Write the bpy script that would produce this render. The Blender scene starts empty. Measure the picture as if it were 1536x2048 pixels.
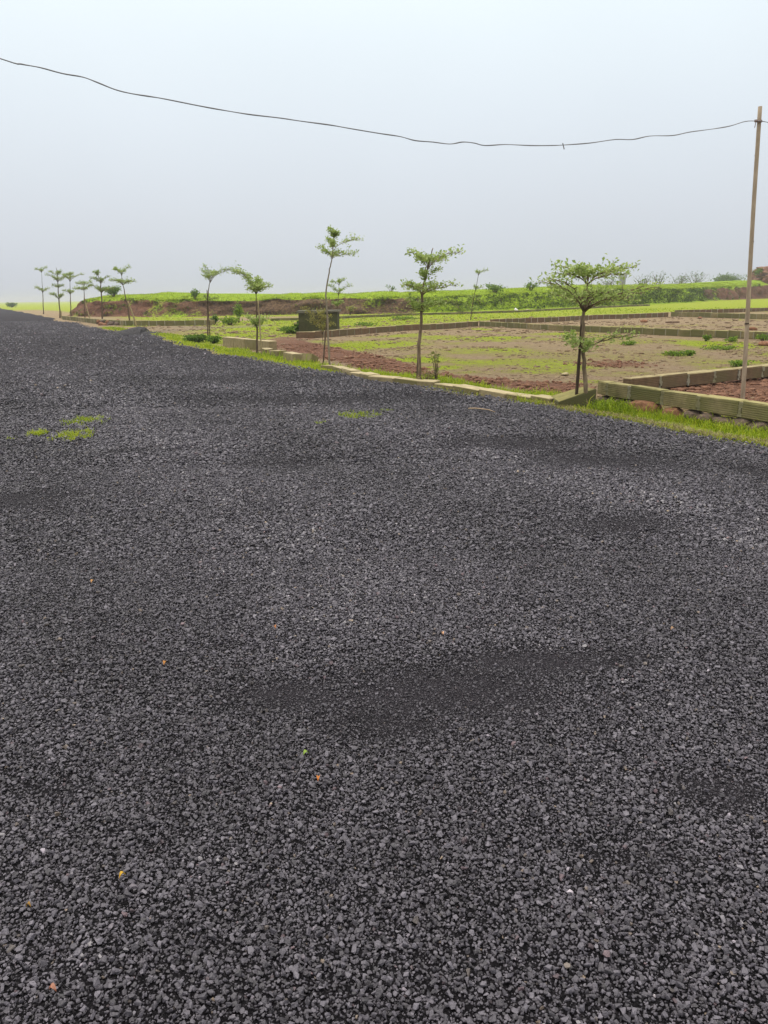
import bpy, math, random
import numpy as np
from mathutils import Vector, Matrix, Euler

SC = bpy.context.scene
COL = SC.collection
rng = np.random.default_rng(7)
random.seed(7)

# ------------------------------------------------------------------ camera
F = 1540.0                       # focal length in photo pixels (26 mm equivalent)
H = 1.5                          # eye height
PITCH = math.atan((1024 - 592) / F)
ROLL = math.radians(-0.86)
cam_d = bpy.data.cameras.new('camera')
cam = bpy.data.objects.new('camera', cam_d)
COL.objects.link(cam)
ROT = Matrix.Rotation(math.pi / 2 - PITCH, 3, 'X') @ Matrix.Rotation(ROLL, 3, 'Z')
cam.matrix_world = Matrix.Translation((0, 0, H)) @ ROT.to_4x4()
cam_d.sensor_fit = 'VERTICAL'
cam_d.sensor_height = 24.0
cam_d.lens = 24.0 * F / 2048.0
cam_d.clip_start = 0.05
cam_d.clip_end = 6000
SC.camera = cam

# ------------------------------------------------------------------ sky
SUN_EL, SUN_AZ = math.radians(56), math.radians(-40)     # high, ahead and to the left, behind cloud
world = bpy.data.worlds.new('World')
SC.world = world
world.use_nodes = True
wn, wl = world.node_tree.nodes, world.node_tree.links
wn.clear()
w_out = wn.new('ShaderNodeOutputWorld')
w_bg = wn.new('ShaderNodeBackground'); w_bg.inputs['Strength'].default_value = 0.1
sky = wn.new('ShaderNodeTexSky'); sky.sky_type = 'NISHITA'; sky.sun_disc = False
sky.sun_elevation = SUN_EL; sky.sun_rotation = SUN_AZ
sky.air_density = 1.0; sky.dust_density = 4.0; sky.ozone_density = 1.0
tc = wn.new('ShaderNodeTexCoord')
sep = wn.new('ShaderNodeSeparateXYZ'); wl.new(tc.outputs['Generated'], sep.inputs[0])
ramp = wn.new('ShaderNodeValToRGB')           # overcast: zenith about three times the horizon
el = ramp.color_ramp.elements
el[0].position = 0.0; el[0].color = (6.3 / 22, 6.75 / 22, 7.45 / 22, 1)
el[1].position = 1.0; el[1].color = (22 / 22, 21.0 / 22, 19.6 / 22, 1)
for p, c in ((0.09, (7.1, 7.6, 8.25)), (0.20, (8.1, 8.85, 9.5)), (0.36, (9.6, 10.7, 11.1)), (0.6, (15.4, 15.2, 14.8))):
    e = el.new(p); e.color = (c[0] / 22, c[1] / 22, c[2] / 22, 1)
wl.new(sep.outputs['Z'], ramp.inputs[0])
mul = wn.new('ShaderNodeVectorMath'); mul.operation = 'SCALE'; mul.inputs['Scale'].default_value = 22.0
wl.new(ramp.outputs[0], mul.inputs[0])
wmix = wn.new('ShaderNodeMix'); wmix.data_type = 'RGBA'; wmix.inputs[0].default_value = 0.93
wnz = wn.new('ShaderNodeTexNoise'); wnz.inputs['Scale'].default_value = 1.6; wnz.inputs['Detail'].default_value = 4   # soft unevenness of the cloud
wl.new(tc.outputs['Generated'], wnz.inputs['Vector'])
wmr = wn.new('ShaderNodeMapRange'); wmr.inputs['From Min'].default_value = 0.3; wmr.inputs['From Max'].default_value = 0.7
wmr.inputs['To Min'].default_value = 0.965; wmr.inputs['To Max'].default_value = 1.035
wl.new(wnz.outputs['Fac'], wmr.inputs['Value'])
mul2 = wn.new('ShaderNodeVectorMath'); mul2.operation = 'SCALE'
wl.new(mul.outputs[0], mul2.inputs[0]); wl.new(wmr.outputs[0], mul2.inputs['Scale'])
wl.new(sky.outputs[0], wmix.inputs[6]); wl.new(mul2.outputs[0], wmix.inputs[7])
wl.new(wmix.outputs[2], w_bg.inputs[0]); wl.new(w_bg.outputs[0], w_out.inputs[0])

# ------------------------------------------------------------------ sun behind the cloud
sun_d = bpy.data.lights.new('sun', 'SUN')
sun_d.energy = 1.5
sun_d.angle = math.radians(28)
sun_d.color = (1.0, 0.96, 0.90)
sun = bpy.data.objects.new('sun', sun_d); COL.objects.link(sun)
sdir = Vector((math.sin(SUN_AZ) * math.cos(SUN_EL), math.cos(SUN_AZ) * math.cos(SUN_EL), math.sin(SUN_EL)))
sun.rotation_euler = sdir.to_track_quat('Z', 'Y').to_euler()
sun.location = (-20, 30, 40)

# ------------------------------------------------------------------ exposure
SC.view_settings.view_transform = 'Standard'
SC.view_settings.look = 'None'
SC.view_settings.exposure = 0.0
SC.view_settings.gamma = 1.0
SC.view_settings.use_curve_mapping = False
SC.cycles.max_bounces = 6
SC.cycles.diffuse_bounces = 3
SC.cycles.glossy_bounces = 2
SC.cycles.transmission_bounces = 3
SC.cycles.volume_bounces = 2
SC.cycles.transparent_max_bounces = 4
SC.cycles.use_denoising = True
SC.cycles.caustics_reflective = False
SC.cycles.caustics_refractive = False

# ------------------------------------------------------------------ measuring helpers
def ray(px, py):
    return ROT @ Vector(((px - 768) / F, (1024 - py) / F, -1.0))
def at(px, py, z=0.0):
    d = ray(px, py); t = (z - H) / d.z
    return Vector((d.x * t, d.y * t, z))
def at_y(px, py, Y):
    d = ray(px, py); t = Y / d.y
    return Vector((d.x * t, Y, H + d.z * t))
def px_size(Y):
    return Y / F * 1.0

# ------------------------------------------------------------------ numpy noise
def _hash(ix, iy, seed):
    n = (ix.astype(np.int64) * 374761393 + iy.astype(np.int64) * 668265263 + seed * 1442695041) & 0xFFFFFFFF
    n = ((n ^ (n >> 13)) * 1274126177) & 0xFFFFFFFF
    n = (n ^ (n >> 16)) & 0xFFFF
    return n / 65535.0
def noise(x, y, s=1.0, seed=0):
    x = np.asarray(x, float) / s; y = np.asarray(y, float) / s
    x0 = np.floor(x); y0 = np.floor(y); fx = x - x0; fy = y - y0
    fx = fx * fx * (3 - 2 * fx); fy = fy * fy * (3 - 2 * fy)
    x0 = x0.astype(np.int64); y0 = y0.astype(np.int64)
    a = _hash(x0, y0, seed); b = _hash(x0 + 1, y0, seed)
    c = _hash(x0, y0 + 1, seed); d = _hash(x0 + 1, y0 + 1, seed)
    return (a * (1 - fx) + b * fx) * (1 - fy) + (c * (1 - fx) + d * fx) * fy
def fbm(x, y, s=1.0, seed=0, o=4):
    t = 0; a = 0.5; n = 0
    for k in range(o):
        t = t + a * noise(x, y, s / 2 ** k, seed + k * 17); n += a; a *= 0.5
    return t / n
def sstep(a, b, x):
    t = np.clip((x - a) / (b - a), 0, 1)
    return t * t * (3 - 2 * t)

# ------------------------------------------------------------------ mesh helpers
ORG = {}
def mesh_np(name, V, Fc, mat=None, smooth=False, attrs=None, origin=(0, 0, 0)):
    """V (n,3); Fc (m,k) int array or list of such arrays"""
    V = np.asarray(V, np.float32) - np.asarray(origin, np.float32)
    if not isinstance(Fc, list): Fc = [Fc]
    Fc = [np.asarray(f, np.int32) for f in Fc if len(f)]
    me = bpy.data.meshes.new(name)
    me.vertices.add(len(V)); me.vertices.foreach_set('co', V.ravel())
    if Fc:
        loops = np.concatenate([f.ravel() for f in Fc])
        sizes = np.concatenate([np.full(len(f), f.shape[1], np.int32) for f in Fc])
        starts = np.concatenate(([0], np.cumsum(sizes)[:-1])).astype(np.int32)
        me.loops.add(len(loops)); me.loops.foreach_set('vertex_index', loops)
        me.polygons.add(len(sizes)); me.polygons.foreach_set('loop_start', starts)
        me.polygons.foreach_set('loop_total', sizes)
        me.polygons.foreach_set('use_smooth', np.full(len(sizes), smooth))
    for k, a in (attrs or {}).items():
        a = np.asarray(a, np.float32)
        if a.ndim == 1:
            at_ = me.attributes.new(k, 'FLOAT', 'POINT'); at_.data.foreach_set('value', a)
        else:
            at_ = me.attributes.new(k, 'FLOAT_VECTOR', 'POINT'); at_.data.foreach_set('vector', a.ravel())
    if mat: me.materials.append(mat)
    me.update(calc_edges=True)
    return me
def tag(o, label=None, cat=None, group=None, kind=None):
    if label: o['label'] = label
    if cat: o['category'] = cat
    if group: o['group'] = group
    if kind: o['kind'] = kind
    return o
def thing(name, label, cat, loc, group=None):
    o = bpy.data.objects.new(name, None); COL.objects.link(o)
    o.location = loc; o.empty_display_size = 0.1; ORG[o.name] = Vector(loc)
    return tag(o, label, cat, group)
def solo(name, V, Fc, mat, label=None, cat=None, group=None, kind=None, origin=(0, 0, 0), smooth=False, attrs=None):
    o = bpy.data.objects.new(name, mesh_np(name, V, Fc, mat, smooth, attrs, origin)); COL.objects.link(o)
    o.location = origin; ORG[o.name] = Vector(origin)
    return tag(o, label, cat, group, kind)
def part(name, V, Fc, mat, parent, smooth=False, attrs=None, kind=None):
    org = ORG[parent.name]
    o = bpy.data.objects.new(name, mesh_np(name, V, Fc, mat, smooth, attrs, org)); COL.objects.link(o)
    o.parent = parent; ORG[o.name] = org
    return tag(o, kind=kind)
class MB:
    def __init__(s): s.v = []; s.q = []; s.t = []; s.n = 0; s.a = []
    def add(s, V, Q=None, T=None, a=None):
        V = np.asarray(V, float).reshape(-1, 3)
        s.v.append(V)
        if Q is not None and len(Q): s.q.append(np.asarray(Q) + s.n)
        if T is not None and len(T): s.t.append(np.asarray(T) + s.n)
        s.a.append(np.full(len(V), 0.5) if a is None else np.broadcast_to(np.asarray(a, float), (len(V),)))
        s.n += len(V)
    def tube(s, P, Rr, sides=6, a=None):
        P = [Vector(p) for p in P]; n = len(P)
        ang = np.linspace(0, 2 * np.pi, sides, endpoint=False)
        V = []
        ref = Vector((0.31, 0.87, 0.23)).normalized()
        for i in range(n):
            d = (P[min(i + 1, n - 1)] - P[max(i - 1, 0)])
            d = d.normalized() if d.length > 1e-9 else Vector((0, 0, 1))
            u = d.cross(ref)
            if u.length < 1e-3: u = d.cross(Vector((1, 0, 0)))
            u.normalize(); w = d.cross(u)
            r = Rr[i] if hasattr(Rr, '__len__') else Rr
            for t in ang: V.append(P[i] + u * (math.cos(t) * r) + w * (math.sin(t) * r))
        Q = []
        for i in range(n - 1):
            for k in range(sides):
                k2 = (k + 1) % sides
                Q.append((i * sides + k, i * sides + k2, (i + 1) * sides + k2, (i + 1) * sides + k))
        m = len(V); V.append(P[0]); V.append(P[-1])
        T = [(m, (k + 1) % sides, k) for k in range(sides)] + [(m + 1, (n - 1) * sides + k, (n - 1) * sides + (k + 1) % sides) for k in range(sides)]
        s.add([tuple(v) for v in V], Q, T, a)
    def get(s):
        V = np.concatenate(s.v) if s.v else np.zeros((0, 3))
        Fc = []
        if s.q: Fc.append(np.concatenate(s.q))
        if s.t: Fc.append(np.concatenate(s.t))
        return V, Fc, {'tint': np.concatenate(s.a)}

def leaf_cards(C, D, N, L, W, tint, droop=0.0):
    """folded diamond leaves: centre base C, direction D, up-normal N, length L, width W -> V, T, tint"""
    n = len(C)
    D = D / np.maximum(np.linalg.norm(D, axis=1, keepdims=True), 1e-6)
    S = np.cross(D, N); S /= np.maximum(np.linalg.norm(S, axis=1, keepdims=True), 1e-6)
    U = np.cross(S, D)
    L = np.broadcast_to(L, (n,))[:, None]; W = np.broadcast_to(W, (n,))[:, None]
    b = C; m = C + D * L * 0.55
    tip = C + D * L - np.array([0, 0, 1.0]) * L * droop
    l = m + S * W * 0.5 + U * W * 0.18; r = m - S * W * 0.5 + U * W * 0.18
    V = np.stack([b, l, tip, r], 1).reshape(-1, 3)
    i = np.arange(n)[:, None] * 4
    T = np.concatenate([i + np.array([[0, 2, 1]]), i + np.array([[0, 3, 2]])])
    return V, T, np.repeat(np.broadcast_to(tint, (n,)), 4)

def blades(Pb, h, w, lean, tint):
    """grass blades, two segments each"""
    n = len(Pb)
    th = rng.uniform(0, 2 * np.pi, n); ph = rng.uniform(0, 2 * np.pi, n)
    S = np.stack([np.cos(th), np.sin(th), np.zeros(n)], 1)
    Ld = np.stack([np.cos(ph), np.sin(ph), np.zeros(n)], 1)
    h = np.broadcast_to(h, (n,))[:, None]; w = np.broadcast_to(w, (n,))[:, None]
    lean = np.broadcast_to(lean, (n,))[:, None]
    up = np.array([0, 0, 1.0])
    a = Pb - S * w / 2; b = Pb + S * w / 2
    mid = Pb + up * h * 0.6 + Ld * h * lean * 0.35
    c = mid - S * w * 0.38; d = mid + S * w * 0.38
    tip = Pb + up * h * (1 - 0.35 * lean) + Ld * h * lean
    V = np.stack([a, b, d, c, tip], 1).reshape(-1, 3)
    i = np.arange(n)[:, None] * 5
    Q = i + np.array([[0, 1, 2, 3]]); T = i + np.array([[3, 2, 4]])
    return V, Q, T, np.repeat(np.broadcast_to(tint, (n,)), 5)

# ------------------------------------------------------------------ materials
MATS = {}
class NB:
    def __init__(s, name):
        s.m = bpy.data.materials.new(name); s.m.use_nodes = True
        s.n = s.m.node_tree.nodes; s.l = s.m.node_tree.links
        s.b = s.n['Principled BSDF']; s.out = s.n['Material Output']; MATS[name] = s.m
        s._tc = None
    def tc(s, kind='Object'):
        if s._tc is None: s._tc = s.n.new('ShaderNodeTexCoord')
        return s._tc.outputs[kind]
    def geo(s): return s.n.new('ShaderNodeNewGeometry').outputs['Position']
    def noise(s, vec, scale, detail=4, rough=0.55):
        t = s.n.new('ShaderNodeTexNoise'); t.inputs['Scale'].default_value = scale
        t.inputs['Detail'].default_value = detail; t.inputs['Roughness'].default_value = rough
        s.l.new(vec, t.inputs['Vector']); return t.outputs['Fac']
    def voro(s, vec, scale, feature='F1', out='Distance'):
        t = s.n.new('ShaderNodeTexVoronoi'); t.feature = feature; t.inputs['Scale'].default_value = scale
        s.l.new(vec, t.inputs['Vector']); return t.outputs[out]
    def ramp(s, fac, stops):
        r = s.n.new('ShaderNodeValToRGB'); e = r.color_ramp.elements
        e[0].position = stops[0][0]; e[0].color = (*stops[0][1], 1)
        e[1].position = stops[-1][0]; e[1].color = (*stops[-1][1], 1)
        for p, c in stops[1:-1]: x = e.new(p); x.color = (*c, 1)
        s.l.new(fac, r.inputs[0]); return r.outputs[0]
    def mix(s, fac, a, b, mode='MIX'):
        x = s.n.new('ShaderNodeMix'); x.data_type = 'RGBA'; x.blend_type = mode
        if isinstance(fac, (int, float)): x.inputs[0].default_value = fac
        else: s.l.new(fac, x.inputs[0])
        for v, i in ((a, 6), (b, 7)):
            if isinstance(v, tuple): x.inputs[i].default_value = (*v, 1)
            else: s.l.new(v, x.inputs[i])
        return x.outputs[2]
    def math(s, op, a, b=0.0, c=None):
        x = s.n.new('ShaderNodeMath'); x.operation = op
        for i, v in enumerate((a, b) if c is None else (a, b, c)):
            if isinstance(v, (int, float)): x.inputs[i].default_value = v
            else: s.l.new(v, x.inputs[i])
        return x.outputs[0]
    def attr(s, name, kind='GEOMETRY', out='Fac'):
        x = s.n.new('ShaderNodeAttribute'); x.attribute_name = name; x.attribute_type = kind
        return x.outputs[out]
    def rand(s): return s.n.new('ShaderNodeObjectInfo').outputs['Random']
    def bump(s, h, strength, dist):
        x = s.n.new('ShaderNodeBump'); x.inputs['Strength'].default_value = strength
        x.inputs['Distance'].default_value = dist; s.l.new(h, x.inputs['Height'])
        s.l.new(x.outputs[0], s.b.inputs['Normal'])
    def col(s, c):
        if isinstance(c, tuple): s.b.inputs['Base Color'].default_value = (*c, 1)
        else: s.l.new(c, s.b.inputs['Base Color'])
    def rough(s, r, spec=0.5):
        if isinstance(r, (int, float)): s.b.inputs['Roughness'].default_value = r
        else: s.l.new(r, s.b.inputs['Roughness'])
        s.b.inputs['Specular IOR Level'].default_value = spec

def leafy(name, dark, mid, light, trans=0.35):
    k = NB(name)
    c = k.ramp(k.attr('tint'), [(0.0, dark), (0.5, mid), (1.0, light)])
    k.col(c); k.rough(0.55, 0.3)
    tr = k.n.new('ShaderNodeBsdfTranslucent'); k.l.new(c, tr.inputs[0])
    ms = k.n.new('ShaderNodeMixShader'); ms.inputs[0].default_value = trans
    k.l.new(k.b.outputs[0], ms.inputs[1]); k.l.new(tr.outputs[0], ms.inputs[2])
    k.l.new(ms.outputs[0], k.out.inputs['Surface'])
    return k.m
M_LEAF = leafy('tree_leaf', (0.11, 0.165, 0.03), (0.31, 0.41, 0.095), (0.58, 0.66, 0.27), 0.5)
M_GRASS = leafy('grass_blade', (0.12, 0.18, 0.010), (0.31, 0.41, 0.014), (0.53, 0.54, 0.045), 0.4)
M_WEED = leafy('weed_leaf', (0.05, 0.10, 0.015), (0.15, 0.26, 0.022), (0.32, 0.42, 0.04))
M_BANKVEG = leafy('bank_growth', (0.03, 0.055, 0.008), (0.13, 0.20, 0.012), (0.40, 0.47, 0.03), 0.3)
M_DRYLEAF = leafy('yellowing_leaf', (0.14, 0.17, 0.04), (0.24, 0.25, 0.06), (0.38, 0.34, 0.10))
M_STRAW = leafy('straw', (0.16, 0.13, 0.05), (0.32, 0.27, 0.11), (0.48, 0.42, 0.20), 0.15)

def bark(name, a, b, sc=30):
    k = NB(name); v = k.tc()
    mp = k.n.new('ShaderNodeMapping'); mp.inputs['Scale'].default_value = (1, 1, 0.25); k.l.new(v, mp.inputs[0])
    f = k.noise(mp.outputs[0], sc, 5)
    k.col(k.ramp(f, [(0.3, a), (0.7, b)])); k.rough(0.85, 0.2); k.bump(f, 0.5, 0.01)
    return k.m
M_BARK = bark('bark_brown', (0.055, 0.035, 0.02), (0.17, 0.12, 0.075))
M_BARKL = bark('bark_pale', (0.16, 0.125, 0.085), (0.33, 0.28, 0.20))
M_BARKM = bark('bark_tan', (0.10, 0.068, 0.04), (0.27, 0.20, 0.125))
M_STAKE = bark('stake_dark', (0.03, 0.02, 0.013), (0.10, 0.065, 0.04))
M_STAKEL = bark('stake_yellow', (0.22, 0.17, 0.08), (0.42, 0.34, 0.18))
M_POLE = bark('weathered_pole', (0.25, 0.19, 0.13), (0.46, 0.36, 0.26), 18)

# ground: soil / red earth / green cover / gravelly track, driven by painted ground-cover attributes
k = NB('ground'); p = k.geo()
n1 = k.noise(p, 0.9, 6, 0.6); n2 = k.noise(p, 5.0, 6, 0.75); n3 = k.noise(p, 26.0, 5, 0.8)
soil = k.ramp(n2, [(0.30, (0.14, 0.092, 0.046)), (0.5, (0.32, 0.23, 0.118)), (0.68, (0.48, 0.375, 0.22))])
soil = k.mix(k.ramp(n1, [(0.40, (0, 0, 0)), (0.62, (0.8, 0.8, 0.8))]), soil, k.ramp(n3, [(0.35, (0.20, 0.128, 0.072)), (0.65, (0.45, 0.335, 0.215))]))
redc = k.ramp(n3, [(0.3, (0.075, 0.034, 0.019)), (0.5, (0.20, 0.092, 0.052)), (0.72, (0.34, 0.18, 0.11))])
grn = k.ramp(k.math('ADD', k.math('MULTIPLY', n3, 0.55), k.math('MULTIPLY', n2, 0.45)),
             [(0.28, (0.11, 0.13, 0.010)), (0.5, (0.29, 0.35, 0.012)), (0.75, (0.45, 0.50, 0.02))])
def edge(a, lo=0.38, hi=0.62):
    j = k.math('ADD', k.attr(a), k.math('MULTIPLY', k.math('SUBTRACT', k.math('ADD', k.math('MULTIPLY', n2, 0.5), k.math('MULTIPLY', n3, 0.5)), 0.5), 1.5))
    mr = k.n.new('ShaderNodeMapRange'); mr.interpolation_type = 'SMOOTHSTEP'
    mr.inputs['From Min'].default_value = lo; mr.inputs['From Max'].default_value = hi
    k.l.new(j, mr.inputs['Value']); return mr.outputs[0]
c = k.mix(edge('red'), soil, redc)
gsat = edge('green')
thin = k.mix(0.45, soil, k.ramp(n3, [(0.35, (0.12, 0.115, 0.014)), (0.65, (0.38, 0.37, 0.05))]))
c = k.mix(edge('green', 0.16, 0.42), c, thin)
c = k.mix(gsat, c, grn)
c = k.mix(edge('track'), c, k.ramp(n3, [(0.3, (0.13, 0.105, 0.06)), (0.7, (0.31, 0.26, 0.16))]))
k.col(c); k.rough(0.9, 0.2)
k.bump(k.math('ADD', n3, k.math('MULTIPLY', n2, 2.0)), 1.0, 0.07)
M_GROUND = k.m

# road: crushed dark stone; per-stone tone from cells, finer where 'fine' is high
k = NB('crushed_stone'); p = k.geo()
vd = k.voro(p, 75.0, 'F1', 'Distance'); vc = k.voro(p, 75.0, 'F1', 'Color')
vf = k.voro(p, 240.0, 'F1', 'Color')
sx = k.n.new('ShaderNodeSeparateColor'); k.l.new(vc, sx.inputs[0])
sf = k.n.new('ShaderNodeSeparateColor'); k.l.new(vf, sf.inputs[0])
big = k.noise(p, 0.55, 4, 0.6); midn = k.noise(p, 3.5, 4, 0.6)
stone = k.ramp(sx.outputs[0], [(0.0, (0.012, 0.0115, 0.013)), (0.45, (0.056, 0.048, 0.0555)), (0.9, (0.125, 0.110, 0.124)), (1.0, (0.22, 0.20, 0.205))])
gap = k.ramp(vd, [(0.30, (1, 1, 1)), (0.62, (0.16, 0.16, 0.17))])
stone = k.mix(1.0, stone, gap, 'MULTIPLY')
fine = k.ramp(sf.outputs[0], [(0.0, (0.010, 0.0095, 0.011)), (0.8, (0.032, 0.030, 0.034)), (1.0, (0.085, 0.08, 0.085))])
ff = k.math('ADD', k.attr('fine'), k.math('MULTIPLY', k.math('SUBTRACT', midn, 0.5), 1.0))
mr = k.n.new('ShaderNodeMapRange'); mr.inputs['From Min'].default_value = 0.3; mr.inputs['From Max'].default_value = 0.8
k.l.new(ff, mr.inputs['Value'])
c = k.mix(mr.outputs[0], stone, fine)
c = k.mix(k.math('MULTIPLY', k.math('SUBTRACT', big, 0.40), 0.6), c, (0.080, 0.069, 0.079))
gr = k.noise(p, 9.0, 5, 0.75); gr2 = k.noise(p, 1.3, 4, 0.7)
c = k.mix(k.ramp(gr, [(0.42, (0.75, 0.75, 0.75)), (0.62, (0, 0, 0))]), c, (0.014, 0.013, 0.014))
c = k.mix(k.ramp(gr2, [(0.50, (0, 0, 0)), (0.72, (0.55, 0.55, 0.55))]), c, (0.100, 0.087, 0.099))
c = k.mix(k.ramp(k.noise(p, 0.33, 4, 0.75), [(0.40, (0.6, 0.6, 0.6)), (0.60, (0, 0, 0))]), c, (0.022, 0.019, 0.022))
c = k.mix(k.attr('loose'), c, k.mix(1.0, fine, k.mix(mr.outputs[0], (0.28, 0.27, 0.28), (0.85, 0.80, 0.84)), 'MULTIPLY'))
k.col(c); k.rough(0.85, 0.08)
k.bump(k.math('SUBTRACT', 1.0, vd), 0.9, 0.012)
M_ROAD = k.m

k = NB('stone_chip')
r = k.attr('shade', 'INSTANCER'); hue = k.attr('hue', 'INSTANCER')
g = k.ramp(r, [(0.0, (0.013, 0.0110, 0.0130)), (0.5, (0.083, 0.0740, 0.0895)), (0.93, (0.182, 0.165, 0.193)), (1.0, (0.31, 0.29, 0.30))])
odd = k.ramp(hue, [(0.972, (1, 1, 1)), (0.974, (1.2, 0.85, 0.8)), (0.982, (1.25, 1.1, 0.75)), (0.989, (1.8, 0.95, 0.82)), (0.991, (2.3, 1.9, 1.1)), (0.9945, (2.9, 2.8, 2.7)), (0.998, (1.0, 1.05, 1.4))])
for e_ in k.n:
    if e_.bl_idname == 'ShaderNodeValToRGB' and len(e_.color_ramp.elements) == 7: e_.color_ramp.interpolation = 'CONSTANT'
nz = k.noise(k.tc(), 4.0, 3)
g = k.mix(1.0, g, odd, 'MULTIPLY')
g = k.mix(0.25, g, k.ramp(nz, [(0.3, (0.018, 0.0155, 0.018)), (0.7, (0.15, 0.132, 0.148))]))
k.col(g); k.rough(0.52, 0.6); k.bump(nz, 0.3, 0.1)
M_CHIP = k.m

def concrete(name, a, b, moss, moss_amt, ribs=True, lichen=None):
    k = NB(name); o = k.tc(); p = k.geo()
    f = k.noise(p, 9.0, 6, 0.65); f2 = k.noise(p, 60, 3); f3 = k.noise(p, 1.6, 3)
    c = k.ramp(f, [(0.25, a), (0.75, b)])
    c = k.mix(k.ramp(k.math('ADD', k.math('MULTIPLY', f3, 0.7), k.math('MULTIPLY', k.rand(), 0.35)), [(0.66 - moss_amt * 0.5, (0, 0, 0)), (0.86 - moss_amt * 0.5, (1, 1, 1))]), c, moss)
    c = k.mix(k.math('MULTIPLY', k.rand(), 0.35), c, (0.13, 0.105, 0.07))
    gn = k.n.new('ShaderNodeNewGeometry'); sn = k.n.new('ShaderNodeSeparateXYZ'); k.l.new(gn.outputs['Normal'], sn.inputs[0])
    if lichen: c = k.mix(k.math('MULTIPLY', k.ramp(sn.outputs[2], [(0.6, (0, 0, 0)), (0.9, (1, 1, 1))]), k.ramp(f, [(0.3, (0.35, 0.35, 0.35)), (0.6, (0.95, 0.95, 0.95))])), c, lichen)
    k.col(c); k.rough(0.9, 0.25)
    h = f2
    if ribs:
        w = k.n.new('ShaderNodeTexWave'); w.wave_type = 'BANDS'; w.bands_direction = 'Z'
        w.inputs['Scale'].default_value = 13.0; w.inputs['Distortion'].default_value = 1.5; w.inputs['Detail'].default_value = 2.0
        k.l.new(o, w.inputs['Vector']); h = k.math('ADD', k.math('MULTIPLY', w.outputs['Fac'], k.math('MULTIPLY', f3, 0.75)), k.math('MULTIPLY', f2, 0.6))
    k.bump(h, 0.6, 0.010)
    return k.m
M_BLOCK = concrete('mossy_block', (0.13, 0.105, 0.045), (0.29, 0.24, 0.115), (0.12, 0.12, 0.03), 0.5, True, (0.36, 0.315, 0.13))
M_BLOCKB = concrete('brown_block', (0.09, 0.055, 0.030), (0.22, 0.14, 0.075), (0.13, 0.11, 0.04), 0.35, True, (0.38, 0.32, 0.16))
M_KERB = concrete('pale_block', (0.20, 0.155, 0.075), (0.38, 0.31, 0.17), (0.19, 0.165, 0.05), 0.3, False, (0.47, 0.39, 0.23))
M_MORTAR = concrete('mortar', (0.26, 0.235, 0.17), (0.48, 0.44, 0.36), (0.24, 0.22, 0.11), 0.3, False)
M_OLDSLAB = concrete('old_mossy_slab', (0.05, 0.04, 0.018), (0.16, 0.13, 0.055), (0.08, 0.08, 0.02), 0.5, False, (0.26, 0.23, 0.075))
M_TANK = concrete('mossy_concrete', (0.022, 0.024, 0.010), (0.085, 0.085, 0.03), (0.055, 0.065, 0.016), 0.6, False)
M_SLAB = concrete('stained_slab', (0.09, 0.085, 0.06), (0.21, 0.20, 0.15), (0.10, 0.10, 0.05), 0.3, False)

def rocky(name, a, b, sc=14):
    k = NB(name); p = k.geo(); f = k.noise(p, sc, 6, 0.65)
    k.col(k.ramp(f, [(0.3, a), (0.7, b)])); k.rough(0.85, 0.3); k.bump(f, 0.7, 0.03)
    return k.m
M_REDROCK = rocky('laterite', (0.13, 0.055, 0.028), (0.34, 0.17, 0.085))
M_DARKROCK = rocky('dark_rubble', (0.05, 0.035, 0.025), (0.20, 0.14, 0.10))
M_CLOD = rocky('red_clod', (0.085, 0.038, 0.021), (0.31, 0.155, 0.09), 25)
M_BLACKSTONE = rocky('black_chippings', (0.012, 0.011, 0.012), (0.06, 0.056, 0.058), 40)
M_WHITE = rocky('white_plastic', (0.62, 0.60, 0.58), (0.75, 0.73, 0.70))
M_PLANK = bark('old_plank', (0.10, 0.06, 0.04), (0.24, 0.15, 0.10))
M_TWIG = bark('dry_twig', (0.30, 0.20, 0.12), (0.48, 0.36, 0.24))
k = NB('cable'); k.col((0.20, 0.195, 0.20)); k.rough(0.5); M_CABLE = k.m
k = NB('rusty_wire'); k.col((0.16, 0.07, 0.045)); k.rough(0.7); M_TIE = k.m
k = NB('hazy_tower'); k.col(k.ramp(k.noise(k.geo(), 0.6), [(0.3, (0.16, 0.17, 0.17)), (0.7, (0.28, 0.28, 0.27))])); k.rough(0.9); M_TOWER = k.m

# bank: earth face with grass cover given by the 'green' attribute
k = NB('earth_bank'); p = k.geo()
n1 = k.noise(p, 0.7, 5, 0.6); n2 = k.noise(p, 4.0, 5, 0.65)
e = k.ramp(n2, [(0.30, (0.030, 0.019, 0.011)), (0.5, (0.105, 0.063, 0.034)), (0.75, (0.22, 0.14, 0.08))])
e = k.mix(k.attr('red'), e, k.ramp(n2, [(0.3, (0.07, 0.032, 0.018)), (0.7, (0.22, 0.105, 0.062))]))
g_ = k.ramp(n2, [(0.3, (0.10, 0.16, 0.010)), (0.55, (0.25, 0.36, 0.012)), (0.8, (0.38, 0.47, 0.025))])
j = k.math('ADD', k.attr('green'), k.math('MULTIPLY', k.math('SUBTRACT', k.math('ADD', k.math('MULTIPLY', n1, 0.4), k.math('MULTIPLY', n2, 0.6)), 0.5), 1.6))
mr = k.n.new('ShaderNodeMapRange'); mr.inputs['From Min'].default_value = 0.4; mr.inputs['From Max'].default_value = 0.65
k.l.new(j, mr.inputs['Value'])
k.col(k.mix(mr.outputs[0], e, g_)); k.rough(0.95, 0.15); k.bump(n2, 1.0, 0.12)
M_BANK = k.m

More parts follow.
